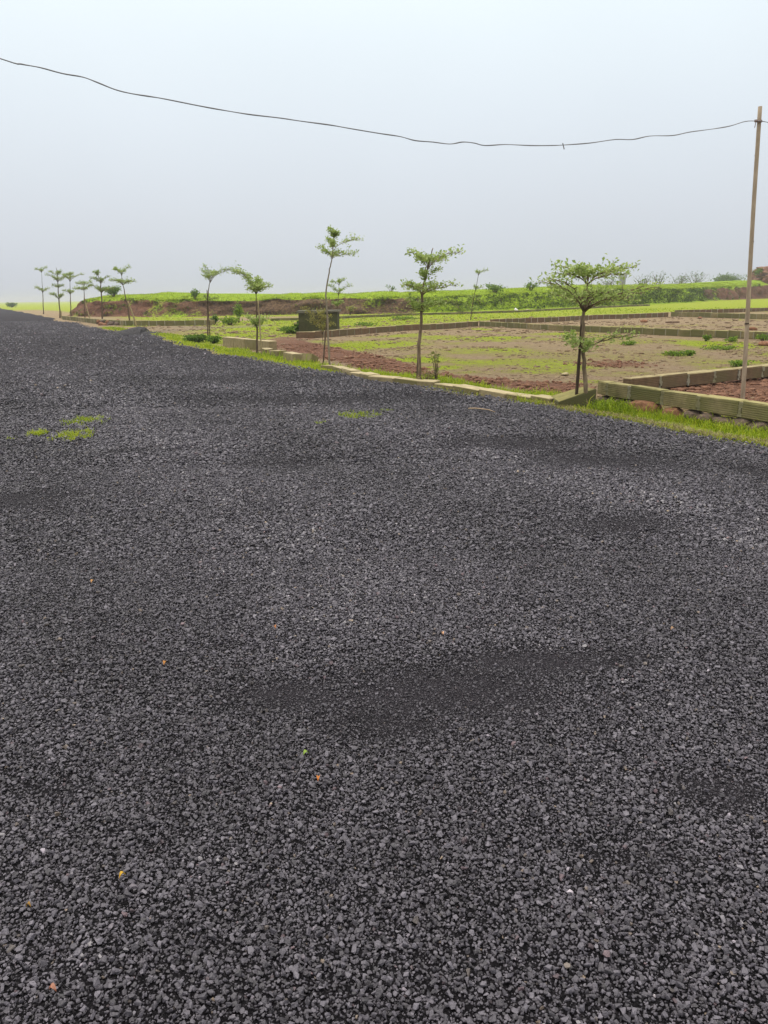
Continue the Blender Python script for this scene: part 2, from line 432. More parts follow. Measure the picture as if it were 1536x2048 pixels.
# ------------------------------------------------------------------ the ground
# right edge of the stone road (photo points put on the ground), as x = edge(y)
edge_px = [(1536, 893), (1300, 850), (1150, 822), (1000, 792), (900, 777), (800, 757), (700, 746), (620, 735), (540, 721),
           (480, 710), (446, 706), (409, 696), (362, 687), (320, 672), (290, 668), (229, 665), (187, 652), (120, 640), (100, 634), (50, 624), (0, 616)]
ep = [at(x, y, 0.02) for x, y in edge_px]
d0 = (ep[0] - ep[2]).normalized()
pre = [ep[0] + d0 * 30, ep[0] + d0 * 8]
d1 = (ep[-1] - ep[-3]).normalized()
EP = pre + ep + [ep[-1] + d1 * 400]
EY = np.array([p.y for p in EP]); EX = np.array([p.x for p in EP])
o_ = np.argsort(EY); EY = EY[o_]; EX = EX[o_]
def edge_x(y):
    y = np.asarray(y, float)
    return np.interp(y, EY, EX) + (noise(y, y * 0, 1.3, 5) - 0.5) * 0.22 + (noise(y, y * 0, 0.35, 6) - 0.5) * 0.12 + (fbm(y, y * 0, 7.0, 8) - 0.5) * 1.5 * sstep(14, 40, y)

def poly_mask(X, Y, pts, soft):
    """soft mask of a ground polygon given in photo pixels"""
    P = [at(*q) for q in pts]; P = np.array([(p.x, p.y) for p in P])
    inside = np.zeros(X.shape, bool); dist = np.full(X.shape, 1e9)
    for i in range(len(P)):
        x1, y1 = P[i]; x2, y2 = P[(i + 1) % len(P)]
        if abs(y2 - y1) > 1e-9:
            inside ^= ((y1 > Y) != (y2 > Y)) & (X < (x2 - x1) * (Y - y1) / (y2 - y1) + x1)
        dx, dy = x2 - x1, y2 - y1
        t = np.clip(((X - x1) * dx + (Y - y1) * dy) / (dx * dx + dy * dy + 1e-12), 0, 1)
        dist = np.minimum(dist, np.hypot(X - x1 - t * dx, Y - y1 - t * dy))
    sd = np.where(inside, dist, -dist)
    return sstep(-soft, soft, sd)

def blob(X, Y, px, py, rx, ry):
    c = at(px, py); l = at(px - rx, py); u = at(px, max(py - ry, 604)); d = at(px, py + ry)
    ax = abs(c.x - l.x); ay = max(abs(u.y - d.y) / 2, 0.05); cy = (u.y + d.y) / 2
    e = ((X - c.x) / ax) ** 2 + ((Y - cy) / ay) ** 2
    return np.exp(-e * 0.8)

PLOT_RIGHT = [(1196, 797), (1476, 836), (1700, 870), (1700, 745), (1536, 758), (1384, 784), (1262, 792)]
def ground_z(X, Y):
    X = np.asarray(X, float); Y = np.asarray(Y, float)
    R = np.hypot(X, Y)
    z = (fbm(X, Y, 3.0, 3) - 0.5) * 0.06 * sstep(5, 12, R)
    z += (fbm(X, Y, 0.5, 9) - 0.5) * 0.03 * sstep(5, 8, R) * sstep(40, 20, R)
    return z
def ground_masks(X, Y):
    R = np.hypot(X, Y)
    big = fbm(X, Y, 4.0, 21); mid = fbm(X, Y, 1.2, 33)
    green = np.zeros(X.shape); red = np.zeros(X.shape); track = np.zeros(X.shape)
    # far field and everything beyond the plots is grown over
    green = np.maximum(green, sstep(55, 75, R) * 0.8)
    green = np.maximum(green, poly_mask(X, Y, [(405, 656), (590, 672), (640, 660), (960, 642), (1340, 624), (1536, 614), (1900, 600), (1900, 592), (1400, 604), (1200, 610), (1000, 620), (700, 630), (420, 645)], 0.8) * (0.50 + 0.45 * mid))
    green = np.maximum(green, poly_mask(X, Y, [(250, 654), (330, 652), (420, 652), (420, 640), (300, 636), (180, 632)], 0.8) * 0.75)
    green = np.maximum(green, poly_mask(X, Y, [(330, 664), (450, 655), (600, 668), (560, 684), (450, 690), (400, 690)], 0.6) * (0.35 + 0.5 * mid))
    # moss and weeds inside the plots
    for a in ((760, 688, 110, 9, .75), (700, 694, 60, 9, .9), (830, 720, 80, 8, .8), (900, 676, 120, 6, .55), (1010, 676, 90, 5, .7), (1120, 668, 90, 4, .7),
              (1000, 700, 80, 8, .5), (880, 735, 60, 6, .7), (970, 732, 90, 7, .45), (1440, 690, 90, 10, .95), (1350, 710, 50, 4, .6), (1500, 725, 60, 7, .6), (1100, 735, 60, 8, .35),
              (1180, 765, 50, 5, .6), (1250, 745, 60, 5, .4), (1420, 632, 60, 3, .4), (1300, 652, 200, 2, .45), (1480, 655, 60, 2, .5), (940, 745, 60, 5, .4), (1480, 640, 70, 2, .5),
              (640, 683, 40, 5, .5), (1060, 712, 60, 6, .3)):
        green = np.maximum(green, blob(X, Y, *a[:4]) * a[4])
    film = poly_mask(X, Y, [(600, 684), (960, 655), (1240, 670), (1700, 690), (1700, 735), (1190, 765), (1000, 760), (880, 742), (740, 704)], 1.0)
    green = np.maximum(green, film * (0.08 + 0.42 * sstep(.42, .62, 0.5 * big + 0.5 * mid)) * (1 - 0.55 * blob(X, Y, 1230, 705, 260, 26)))
    green += (big - 0.5) * 0.3 + (mid - 0.5) * 0.25
    # dug red earth behind the kerb
    red = np.maximum(red, poly_mask(X, Y, [(545, 690), (600, 678), (660, 690), (740, 706), (830, 726), (880, 745), (960, 754), (1060, 764), (1190, 768), (1190, 785), (1100, 797), (1000, 780), (880, 760), (740, 745), (660, 722), (560, 708)], 0.6) * 0.74)
    red = np.maximum(red, poly_mask(X, Y, PLOT_RIGHT, 0.25) * 0.8)
    red = np.maximum(red, poly_mask(X, Y, [(450, 692), (560, 702), (640, 676), (560, 672)], 0.4) * 0.6)
    red = np.maximum(red, blob(X, Y, 1230, 730, 120, 12) * 0.65)
    red = np.maximum(red, blob(X, Y, 1330, 652, 120, 3) * 0.55)
    green = green * (1 - 0.85 * sstep(0.4, 0.7, red))
    # verge between road and kerb
    dx = X - edge_x(Y)
    verge = sstep(-0.4, 0.0, dx) * sstep(1.05, 0.65, dx) * sstep(60, 20, Y)
    green = np.maximum(green, verge * (0.62 + 0.35 * (mid - 0.3)))
    red = red * (1 - verge)
    # side track and bare strip by the far road edge
    track = np.maximum(track, poly_mask(X, Y, [(225, 668), (300, 676), (345, 676), (420, 660), (560, 652), (560, 647), (400, 652), (260, 654), (190, 648)], 0.6) * (0.25 + 0.45 * mid))
    bare = sstep(-1, 0, dx) * sstep(9, 3, dx) * sstep(48, 60, Y) * sstep(170, 120, Y)
    green = green * (1 - 0.8 * bare)
    return np.clip(green, 0, 1), np.clip(red, 0, 1), np.clip(track, 0, 1)

th_f = np.radians(np.arange(-42, 42.01, 0.16)); th_b = np.radians(np.arange(46, 318, 4.0))
TH = np.concatenate([th_f, th_b]); NT = len(TH)
RR = np.concatenate([[0.6, 1.5, 2.5, 3.5], 4.2 * 1.0125 ** np.arange(0, 275), 4.2 * 1.0125 ** 275 * 1.07 ** np.arange(0, 41)])
NR = len(RR)
gx = (np.sin(TH)[None, :] * RR[:, None]); gy = (np.cos(TH)[None, :] * RR[:, None])
gz = ground_z(gx, gy)
# raised red plot on the right
gz = gz + 0.10 * poly_mask(gx, gy, PLOT_RIGHT, 0.12)
gm, rm, tm = ground_masks(gx, gy)
gz = gz + rm * (fbm(gx, gy, 0.35, 77, 3) - 0.40) * 0.13 * sstep(60, 30, RR[:, None])
gz = np.where(gx < edge_x(gy) - 0.3, -0.06, gz) if False else gz - 0.07 * sstep(-0.1, -0.5, gx - edge_x(gy)) * (gy > -20)
idx = np.arange(NR * NT).reshape(NR, NT)
a = idx[:-1]; b = idx[1:]
Q = np.stack([a, np.roll(a, -1, 1), np.roll(b, -1, 1), b], -1).reshape(-1, 4)[:, ::-1]
V = np.stack([gx, gy, gz], -1).reshape(-1, 3)
c0 = len(V); V = np.vstack([V, [[0, 0, -0.07]]])
T0 = np.array([(c0, (i + 1) % NT, i) for i in range(NT)])
solo('ground', V, [Q, T0], M_GROUND, kind='structure', smooth=True,
     attrs={'green': np.append(gm.ravel(), 0), 'red': np.append(rm.ravel(), 0), 'track': np.append(tm.ravel(), 0)})
def gz_at(x, y):
    x = np.atleast_1d(np.asarray(x, float)); y = np.atleast_1d(np.asarray(y, float))
    z = ground_z(x, y) + 0.10 * poly_mask(x, y, PLOT_RIGHT, 0.12)
    return z

# ------------------------------------------------------------------ the road
PATCH = [(850, 1392, 290, 66, .92), (590, 1400, 200, 42, .85), (1080, 1325, 210, 30, .95), (1050, 1400, 180, 50, .45), (760, 1445, 190, 60, .8), (550, 925, 130, 18, .8),
         (1010, 890, 160, 14, .9), (1190, 925, 170, 24, .9), (50, 1005, 110, 22, .7), (90, 1590, 130, 35, .6), (1440, 1590, 130, 45, .6), (1270, 1050, 160, 22, .7),
         (640, 800, 330, 14, .8), (480, 760, 240, 10, .6), (1520, 950, 60, 20, .7), (300, 905, 100, 10, .5), (860, 830, 200, 10, .6), (150, 780, 160, 10, .5), (1250, 1720, 160, 60, .4), (420, 1180, 200, 25, .3)]
def road_fine(X, Y):
    f = np.zeros(np.shape(X))
    for (px, py, rx, ry, s) in PATCH: f = np.maximum(f, blob(X, Y, px, py, rx, ry) * s)
    return np.clip(f + (fbm(X, Y, 0.9, 51) - 0.5) * 0.7, 0, 1)
def road_z(X, Y):
    return 0.012 + (fbm(X, Y, 2.2, 61, 3) - 0.5) * (0.05 + 0.05 * sstep(12, 35, Y)) + (fbm(X, Y, 0.5, 66, 2) - 0.5) * 0.014 - 0.012 * road_fine(X, Y)
ry = np.concatenate([np.arange(-18, 0.6, 0.6), np.arange(0.6, 16, 0.07), 16 * 1.02 ** np.arange(0, 165)])
ru = 1 - np.linspace(0, 1, 170) ** 1.0
rxx = edge_x(ry)[:, None] - ru[None, :] * 17.0
ryy = np.broadcast_to(ry[:, None], rxx.shape)
rz = road_z(rxx, ryy)
fade = sstep(0.0, 0.35, edge_x(ryy) - rxx)
rz = rz * fade - 0.05 * (1 - fade)
nr, nc = rxx.shape
idx = np.arange(nr * nc).reshape(nr, nc)
Q = np.stack([idx[:-1, :-1], idx[:-1, 1:], idx[1:, 1:], idx[1:, :-1]], -1).reshape(-1, 4)
road = solo('road', np.stack([rxx, ryy, rz], -1).reshape(-1, 3), Q, M_ROAD, kind='structure', smooth=True, attrs={'fine': road_fine(rxx, ryy).ravel(), 'loose': sstep(22.0, 12.0, np.hypot(rxx, ryy)).ravel()})

# loose chippings: stone prototypes (not linked to the scene) placed one by one on points
proto = bpy.data.collections.new('chipping_shapes')
import bmesh
for i in range(10):
    bm = bmesh.new(); r_ = random.Random(100 + i)
    pts = []
    for kx in range(11):
        v = Vector((r_.gauss(0, 1), r_.gauss(0, 1), r_.gauss(0, 1))).normalized() * r_.uniform(0.42, 0.56)
        pts.append(bm.verts.new((v.x * 1.05, v.y * r_.uniform(.7, .95), v.z * r_.uniform(.6, .85))))
    bmesh.ops.convex_hull(bm, input=pts)
    for v in [v for v in bm.verts if not v.link_faces]: bm.verts.remove(v)
    me = bpy.data.meshes.new('chipping'); bm.to_mesh(me); bm.free(); me.materials.append(M_CHIP)
    proto.objects.link(bpy.data.objects.new('chipping', me))
def chip_points():
    out = []
    def zone(y0, y1, sp, size, thin=False):
        xw = y1 * 0.62 + 1.0
        nx = int(2 * xw / sp); ny = int((y1 - y0) / sp)
        X = (np.arange(nx)[None, :] + rng.uniform(0, 1.0, (ny, nx))) * sp - xw
        Y = (np.arange(ny)[:, None] + rng.uniform(0, 1.0, (ny, nx))) * sp + y0
        X = X.ravel(); Y = Y.ravel()
        m = (np.abs(X) < Y * 0.60 + 0.55) & (X < edge_x(Y) - 0.02)
        X = X[m]; Y = Y[m]
        f = sstep(0.22, 0.85, road_fine(X, Y) + rng.uniform(-.22, .22, len(X)))
        keep = rng.uniform(0, 1, len(X)) > 0.06
        if thin: keep &= rng.uniform(0, 1, len(X)) < sstep(24, 12, Y)
        X, Y, f = X[keep], Y[keep], f[keep]
        s = size * np.clip(rng.lognormal(0, 0.38, len(X)), 0.4, 2.3) * (1 - 0.50 * f * (rng.uniform(0, 1, len(X)) < 0.93))
        out.append((X, Y, s, f))
    zone(0.75, 2.6, 0.0070, 0.0098)
    zone(2.6, 4.4, 0.0080, 0.0107)
    zone(4.4, 7.0, 0.0112, 0.0142)
    zone(7.0, 11.0, 0.0170, 0.0195)
    zone(11.0, 24.0, 0.0300, 0.0255, True)
    zone(20.0, 62.0, 0.13, 0.042)
    return [np.concatenate(z) for z in zip(*out)]
cx, cy, cs, cf = chip_points()
n = len(cx)
cz = road_z(cx, cy) + cs * 0.12 + rng.uniform(-0.55, 0.42, n) * cs
me = mesh_np('gravel', np.stack([cx, cy, cz], 1), [], None, attrs={
    'rot': np.stack([rng.normal(0, 0.42, n), rng.normal(0, 0.42, n), rng.uniform(0, 6.283, n)], 1),
    'scl': np.stack([cs, cs, cs], 1) * rng.uniform(0.85, 1.15, (n, 3)),
    'pick': rng.integers(0, 10, n).astype(float),
    'shade': np.clip((rng.beta(1.8, 2.0, n) + .10 * np.sin((edge_x(cy) - cx) * 2.1 + 3 * fbm(cx, cy, 6, 90)) + (fbm(cx + cy * .4, cy, 1.4, 88) - .5) * .30 + (fbm(cx, cy, .25, 89) - .5) * .3) * (1 - 0.50 * cf), 0, 1), 'hue': rng.uniform(0, 1, n)})
gravel = bpy.data.objects.new('gravel', me); COL.objects.link(gravel)
tag(gravel, 'loose dark grey crushed stone chippings covering the road', 'gravel', kind='stuff')
ng = bpy.data.node_groups.new('scatter_chippings', 'GeometryNodeTree')
ng.interface.new_socket('Geometry', in_out='INPUT', socket_type='NodeSocketGeometry')
ng.interface.new_socket('Geometry', in_out='OUTPUT', socket_type='NodeSocketGeometry')
gi = ng.nodes.new('NodeGroupInput'); go = ng.nodes.new('NodeGroupOutput')
iop = ng.nodes.new('GeometryNodeInstanceOnPoints')
ci = ng.nodes.new('GeometryNodeCollectionInfo'); ci.inputs['Collection'].default_value = proto
ci.inputs['Separate Children'].default_value = True; ci.inputs['Reset Children'].default_value = True
def nattr(nm, dt):
    a_ = ng.nodes.new('GeometryNodeInputNamedAttribute'); a_.data_type = dt; a_.inputs['Name'].default_value = nm
    return a_.outputs['Attribute']
f2i = ng.nodes.new('FunctionNodeFloatToInt'); ng.links.new(nattr('pick', 'FLOAT'), f2i.inputs[0])
e2r = ng.nodes.new('FunctionNodeEulerToRotation'); ng.links.new(nattr('rot', 'FLOAT_VECTOR'), e2r.inputs[0])
ng.links.new(gi.outputs[0], iop.inputs['Points']); ng.links.new(ci.outputs[0], iop.inputs['Instance'])
iop.inputs['Pick Instance'].default_value = True
ng.links.new(f2i.outputs[0], iop.inputs['Instance Index']); ng.links.new(e2r.outputs[0], iop.inputs['Rotation'])
ng.links.new(nattr('scl', 'FLOAT_VECTOR'), iop.inputs['Scale'])
ng.links.new(iop.outputs[0], go.inputs[0])
mod = gravel.modifiers.new('scatter', 'NODES'); mod.node_group = ng
print('chippings', n)

# ------------------------------------------------------------------ the earth bank behind the plots
# (x px, base y px, top y px)
bank_px = [(60, 621, 600), (128, 630, 601), (142, 632, 594), (170, 633, 592), (230, 633, 590), (300, 634, 588), (340, 634, 592), (400, 633, 590), (480, 631, 590), (560, 630, 588), (640, 629, 588), (740, 628, 584),
           (830, 627, 583), (920, 625, 582), (1000, 621, 580), (1060, 619, 578), (1120, 617, 575), (1200, 614, 571), (1300, 609, 570), (1360, 606, 570), (1420, 602, 568), (1480, 599, 566), (1536, 597, 560), (1640, 595, 556), (1800, 592, 550)]
B = []
for x, yb, yt in bank_px:
    pb = at(x, yb); pt = at_y(x, yt, pb.y + 3.0)
    B.append((pb.x, pb.y, max(pt.z, 0.2)))
B = np.array(B)
# left end turns back
B = np.vstack([[(B[2, 0] - 3, B[2, 1] + 60, 1.7)], [(B[2, 0] - 2.6, B[2, 1] + 25, 1.75)], [(B[2, 0] - 1.4, B[2, 1] + 5, 1.8)], B[2:]])
seg = np.hypot(np.diff(B[:, 0]), np.diff(B[:, 1])); S = np.concatenate([[0], np.cumsum(seg)])
ns = int(S[-1] / 0.35)
s_ = np.linspace(0, S[-1], ns)
bx = np.interp(s_, S, B[:, 0]); by = np.interp(s_, S, B[:, 1]); bh = np.interp(s_, S, B[:, 2])
# smooth
ker = np.ones(7) / 7
bx = np.convolve(np.pad(bx, 3, 'edge'), ker, 'valid'); by = np.convolve(np.pad(by, 3, 'edge'), ker, 'valid')
bh = bh + (fbm(s_, s_ * 0, 5.0, 12) - 0.5) * 0.35 + (fbm(s_, s_ * 0, 1.2, 13) - 0.5) * 0.15
tx = np.gradient(bx); ty = np.gradient(by); tl = np.hypot(tx, ty); nx_, ny_ = -ty / tl, tx / tl     # into the bank
prof = [(-0.8, -0.05), (-0.3, 0.03), (0, 0.09), (0.2, 0.22), (0.4, 0.36), (0.55, 0.48), (0.75, 0.60), (0.95, 0.70), (1.15, 0.76), (1.5, 0.81), (2.2, 0.88), (3.2, 0.96), (4.5, 1.0), (7, 0.99), (12, 0.93), (25, 0.8), (45, 0.5)]
PD = np.array([p[0] for p in prof]); PH = np.array([p[1] for p in prof])
NPf = len(prof)
bsS, bsP = np.meshgrid(s_, np.arange(NPf), indexing='ij')
dep = PD[None, :] + (fbm(bsS, bsP * 0.9, 2.2, 15) - 0.5) * 1.9 * sstep(-0.4, 0.3, PD)[None, :] + (noise(bsS, bsP, 0.8, 19) - 0.5) * 0.35
hh = PH[None, :] * bh[:, None] + (noise(bsS, bsP, 1.1, 23) - 0.5) * 0.22 * sstep(0.05, 0.3, PH)[None, :]
hh = np.maximum(hh, -0.1)
BV = np.stack([bx[:, None] + nx_[:, None] * dep, by[:, None] + ny_[:, None] * dep, hh], -1)
cov = sstep(0.66, 0.80, PH)[None, :] + (fbm(bsS, bsP * 0.6, 3.0, 27) - 0.34) * 1.1 * (PH < 0.8)[None, :]
xn = bx[:, None]
cov = cov + 0.62 * sstep(-2, 9, xn) * sstep(58, 45, xn) * (PH < 0.8)[None, :] + 0.12 * (PH < .2)[None, :]
redm = np.clip(sstep(-12, -22, xn) * 0.9 + sstep(50, 58, xn), 0, 1) * np.ones_like(cov)
idx = np.arange(ns * NPf).reshape(ns, NPf)
Q = np.stack([idx[:-1, :-1], idx[1:, :-1], idx[1:, 1:], idx[:-1, 1:]], -1).reshape(-1, 4)
solo('earth_bank', BV.reshape(-1, 3), Q, M_BANK, kind='structure', smooth=True, attrs={'green': np.clip(cov, 0, 1).ravel(), 'red': redm.ravel()})

# overhanging grass and weeds on the bank
def bank_cover():
    mb = MB()
    n = 130000
    si = rng.uniform(0, ns - 1.01, n); i0 = si.astype(int); fr = (si - i0)[:, None]
    pi = np.where(rng.uniform(0, 1, n) < 0.45, rng.uniform(8.2, 13, n), rng.uniform(1.5, 9, n))
    j0 = pi.astype(int); fj = (pi - j0)[:, None]
    P = (BV[i0, j0] * (1 - fr) + BV[i0 + 1, j0] * fr) * (1 - fj) + (BV[i0, j0 + 1] * (1 - fr) + BV[i0 + 1, j0 + 1] * fr) * fj
    c = cov[i0, j0] + (fbm(P[:, 0], P[:, 2] * 3 + P[:, 1], 1.1, 71) - 0.5) * 1.0
    kp = (rng.uniform(0.25, 0.75, n) < c) & (P[:, 1] < 150)
    P = P[kp]; pi = pi[kp]; m = len(P)
    top = pi > 8.2
    D = rng.normal(0, 0.6, (m, 3)); D[:, 2] += np.where(top, 1.2, 0.1); D[:, 1] -= 0.5
    L = np.where(top, rng.uniform(0.05, 0.12, m), rng.uniform(0.06, 0.17, m)) * np.clip(P[:, 1] / 60, 0.8, 1.6)
    N = rng.normal(0, 1, (m, 3)); N[:, 2] += 1.2
    t = np.where(top, rng.uniform(0.7, 1.0, m), rng.uniform(0.05, 0.65, m))  # face leaves darker than the rim's: weed green plus shadow put into the tint
    Vv, T, tt = leaf_cards(P, D, N, L, L * np.where(top, 0.35, 0.6), t, 0.3)
    mb.add(Vv, None, T, tt); return mb.get()
Vb, Fb, Ab = bank_cover()
solo('bank_vegetation', Vb, Fb, M_BANKVEG, 'grass and weeds hanging over the earth bank', 'vegetation', kind='stuff', attrs=Ab)

# ------------------------------------------------------------------ block walls
def block_mesh(name, L, W, Hh, mat, seed):
    r_ = np.random.default_rng(seed)
    bm = bmesh.new(); bmesh.ops.create_cube(bm, size=1)
    bmesh.ops.scale(bm, vec=(L, W, Hh), verts=bm.verts)
    bmesh.ops.bevel(bm, geom=list(bm.edges), offset=0.012, segments=1, affect='EDGES')
    for v in bm.verts:
        v.co += Vector(r_.normal(0, 0.004, 3)) + Vector((0, 0, Hh / 2))
    me = bpy.data.meshes.new(name); bm.to_mesh(me); bm.free(); me.materials.append(mat)
    return me
_blk = {}
def block_of(L, W, Hh, mat, i):
    key = (round(L, 2), W, Hh, mat.name, i % 3)
    if key not in _blk: _blk[key] = block_mesh('concrete_block', key[0], W, Hh, mat, hash(key) % 1000)
    return _blk[key]
def wall(name, label, pts, L, Hh, W, mat, z0=0.0, gap=0.022, mortar=True, jit=0.006, tilt=0.0, sink=0.0, mmat=None, cat='wall'):
    """pts: ground points (Vector) of the front bottom line; blocks laid end to end, each its own child"""
    pts = [Vector((q.x, q.y, 0)) for q in pts]
    root = thing(name, label, cat, tuple(pts[0][:2]) + (z0,))
    core = MB(); cnt = 0
    for a_, b_ in zip(pts[:-1], pts[1:]):
        d = Vector((b_.x - a_.x, b_.y - a_.y, 0)); ln = d.length; d.normalize(); nrm = Vector((-d.y, d.x, 0))
        if nrm.y < 0: nrm = -nrm
        k_ = max(1, round(ln / L)); step = ln / k_
        for i in range(k_):
            c = a_ + d * (step * (i + 0.5)) + nrm * (W / 2)
            o = bpy.data.objects.new('concrete_block', block_of(step - gap, W, Hh, mat, i + cnt)); COL.objects.link(o)
            o.parent = root
            zz = float(gz_at(c.x, c.y)[0]) * 0.5
            o.location = (c.x + random.uniform(-jit, jit) - pts[0].x, c.y + random.uniform(-jit, jit) - pts[0].y, zz - sink + random.uniform(-jit, jit))
            o.rotation_euler = (random.uniform(-1, 1) * tilt, random.uniform(-1, 1) * tilt, math.atan2(d.y, d.x) + random.uniform(-1, 1) * (0.01 + tilt))
        cnt += k_
        if mortar:
            for i in range(0 if cnt > k_ else 1, k_):
                q = a_ + d * (step * i) + nrm * (W / 2)
                zz = float(gz_at(q.x, q.y)[0]) * 0.5 + z0 - sink
                nseg = 5 if gap > .03 else 1
                cuts = np.linspace(0.008, Hh - 0.010, nseg + 1)
                for c_ in range(nseg):
                    hl = gap * 0.5 + random.uniform(-.012, .022) * (nseg > 1) + .006; hr = gap * 0.5 + random.uniform(-.012, .022) * (nseg > 1) + .006
                    pf = random.uniform(-.008, .007); bx_ = []
                    for sx in (-hl, hr):
                        for sy in (-1, 1):
                            for sz in (cuts[c_], cuts[c_ + 1] - .0005):
                                bx_.append(q + d * (sx + random.uniform(-.003, .003)) + nrm * (sy * (W / 2 + pf + random.uniform(-.002, .002))) + Vector((0, 0, zz + sz)))
                    core.add([tuple(v) for v in bx_], [(0, 1, 3, 2), (4, 6, 7, 5), (0, 4, 5, 1), (2, 3, 7, 6), (0, 2, 6, 4), (1, 5, 7, 3)])
    if core.n:
        Vv, Ff, A = core.get()
        part('mortar_joints', Vv, Ff, mmat or M_MORTAR, root)
    return root
def G(*p): return [at(x, y) for x, y in p]

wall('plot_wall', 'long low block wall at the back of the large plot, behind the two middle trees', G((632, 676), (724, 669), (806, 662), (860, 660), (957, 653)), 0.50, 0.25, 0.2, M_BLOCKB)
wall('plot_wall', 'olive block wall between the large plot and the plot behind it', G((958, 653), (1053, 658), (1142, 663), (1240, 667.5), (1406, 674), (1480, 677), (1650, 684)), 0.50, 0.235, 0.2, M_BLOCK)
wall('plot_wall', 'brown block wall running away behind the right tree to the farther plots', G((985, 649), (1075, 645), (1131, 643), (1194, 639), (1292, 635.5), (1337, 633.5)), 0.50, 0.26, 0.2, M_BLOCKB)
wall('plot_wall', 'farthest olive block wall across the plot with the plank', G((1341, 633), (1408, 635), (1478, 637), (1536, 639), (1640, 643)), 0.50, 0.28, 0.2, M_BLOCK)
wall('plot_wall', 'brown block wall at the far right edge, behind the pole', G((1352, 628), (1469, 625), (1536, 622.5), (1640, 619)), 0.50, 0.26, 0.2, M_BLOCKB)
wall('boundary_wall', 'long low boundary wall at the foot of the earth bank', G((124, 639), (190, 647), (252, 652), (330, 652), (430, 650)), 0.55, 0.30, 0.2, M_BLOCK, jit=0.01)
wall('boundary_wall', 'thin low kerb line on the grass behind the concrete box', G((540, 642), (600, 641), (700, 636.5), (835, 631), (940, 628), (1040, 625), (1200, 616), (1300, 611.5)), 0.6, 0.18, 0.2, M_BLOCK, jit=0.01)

# right hand plot: raised wall on rubble footing
Z1 = 0.12
P1 = [at(1196, 797, Z1), at(1256, 799, Z1), at(1326, 811, Z1), at(1397, 822.5, Z1), at(1477, 835.5, Z1), at(1560, 849, Z1)]
dW = (P1[4] - P1[1]).normalized(); stepw = (P1[4] - P1[1]).length / 3
def col_of(q):
    c = ROT.transposed() @ (Vector((q.x, q.y, Z1 + .09)) - Vector((0, 0, H))); return 768 + F * c.x / -c.z
lw = min((i * .01 for i in range(20, 140)), key=lambda t: abs(col_of(P1[1] - dW * t) - 1192))
ptsW = [P1[1] - dW * lw, P1[1] - dW * lw * .64, P1[1], P1[1] + dW * stepw * 6]
print('front wall block length', stepw)
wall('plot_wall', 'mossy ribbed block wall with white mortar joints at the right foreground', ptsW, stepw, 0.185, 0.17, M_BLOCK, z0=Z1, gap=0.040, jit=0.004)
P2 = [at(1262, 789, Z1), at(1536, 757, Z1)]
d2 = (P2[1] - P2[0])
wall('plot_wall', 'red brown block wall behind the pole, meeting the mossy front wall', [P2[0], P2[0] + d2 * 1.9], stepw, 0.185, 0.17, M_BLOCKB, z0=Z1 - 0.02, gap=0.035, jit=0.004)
# the low sloping piece beside the first tree
P3 = [at(1112, 806, 0.0), at(1150, 806, 0.0), at(1196, 797, 0.0)]
def slab(name, label, quad, z_top, h, mat, cat='block', tiltz=None, group=None):
    base = Vector((sum(q.x for q in quad) / 4, sum(q.y for q in quad) / 4, 0))
    bm = bmesh.new()
    zt = tiltz or [z_top] * 4
    lo = [bm.verts.new((q.x - base.x, q.y - base.y, z - h)) for q, z in zip(quad, zt)]
    hi = [bm.verts.new((q.x - base.x, q.y - base.y, z)) for q, z in zip(quad, zt)]
    bm.faces.new(lo[::-1]); bm.faces.new(hi)
    for i in range(4): bm.faces.new((lo[i], lo[(i + 1) % 4], hi[(i + 1) % 4], hi[i]))
    bmesh.ops.recalc_face_normals(bm, faces=bm.faces)
    bmesh.ops.bevel(bm, geom=list(bm.edges), offset=0.012, segments=1, affect='EDGES')
    for v in bm.verts: v.co += Vector((random.gauss(0, .003), random.gauss(0, .003), random.gauss(0, .003)))
    me = bpy.data.meshes.new(name); bm.to_mesh(me); bm.free(); me.materials.append(mat)
    o = bpy.data.objects.new(name, me); COL.objects.link(o); o.location = base
    if label: tag(o, label, cat, group)
    return o
zc = 0.20
slab('kerb_block', 'mossy slab end beside the dark stake of the right tree', [at(1099, 793, .09), at(1116, 803, .09), at(1193, 778, .26), at(1168, 772, .26)], zc, 0.30, M_OLDSLAB, tiltz=[.09, .09, .26, .26])

# kerb of pale blocks along the road, tops just above the ground
kz = 0.085
kerb_front = [(640, 730), (664, 733), (700, 742), (736, 751), (788, 757), (834, 763), (868, 765), (905, 771), (955, 779), (1010, 787), (1060, 793), (1100, 799)]
kp = [at(x, y, kz) for x, y in kerb_front]
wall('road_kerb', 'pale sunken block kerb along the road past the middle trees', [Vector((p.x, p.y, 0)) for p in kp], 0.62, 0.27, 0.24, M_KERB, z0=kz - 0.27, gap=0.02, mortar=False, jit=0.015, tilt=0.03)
def loose(label, px, py, L, W, Hh, yaw, tilt, mat, z=0.0, roll=0.0):
    c = at(px, py, z)
    o = bpy.data.objects.new('kerb_block', block_mesh('kerb_block', L, W, Hh, mat, int(px))); COL.objects.link(o)
    o.location = (c.x, c.y, z); o.rotation_euler = (roll, tilt, yaw)
    return tag(o, label, 'block', 'loose kerb blocks by the road')
dk = (at(664, 727) - at(560, 712)); yk = math.atan2(dk.y, dk.x)
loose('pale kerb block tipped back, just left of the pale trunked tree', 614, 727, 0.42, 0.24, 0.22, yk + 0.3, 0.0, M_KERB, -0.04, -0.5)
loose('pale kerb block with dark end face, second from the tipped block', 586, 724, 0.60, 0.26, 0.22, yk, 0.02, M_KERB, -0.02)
loose('pale kerb block sunk in line, third from the tipped block', 557, 716.5, 0.50, 0.26, 0.20, yk + 0.05, -0.03, M_KERB, -0.03)
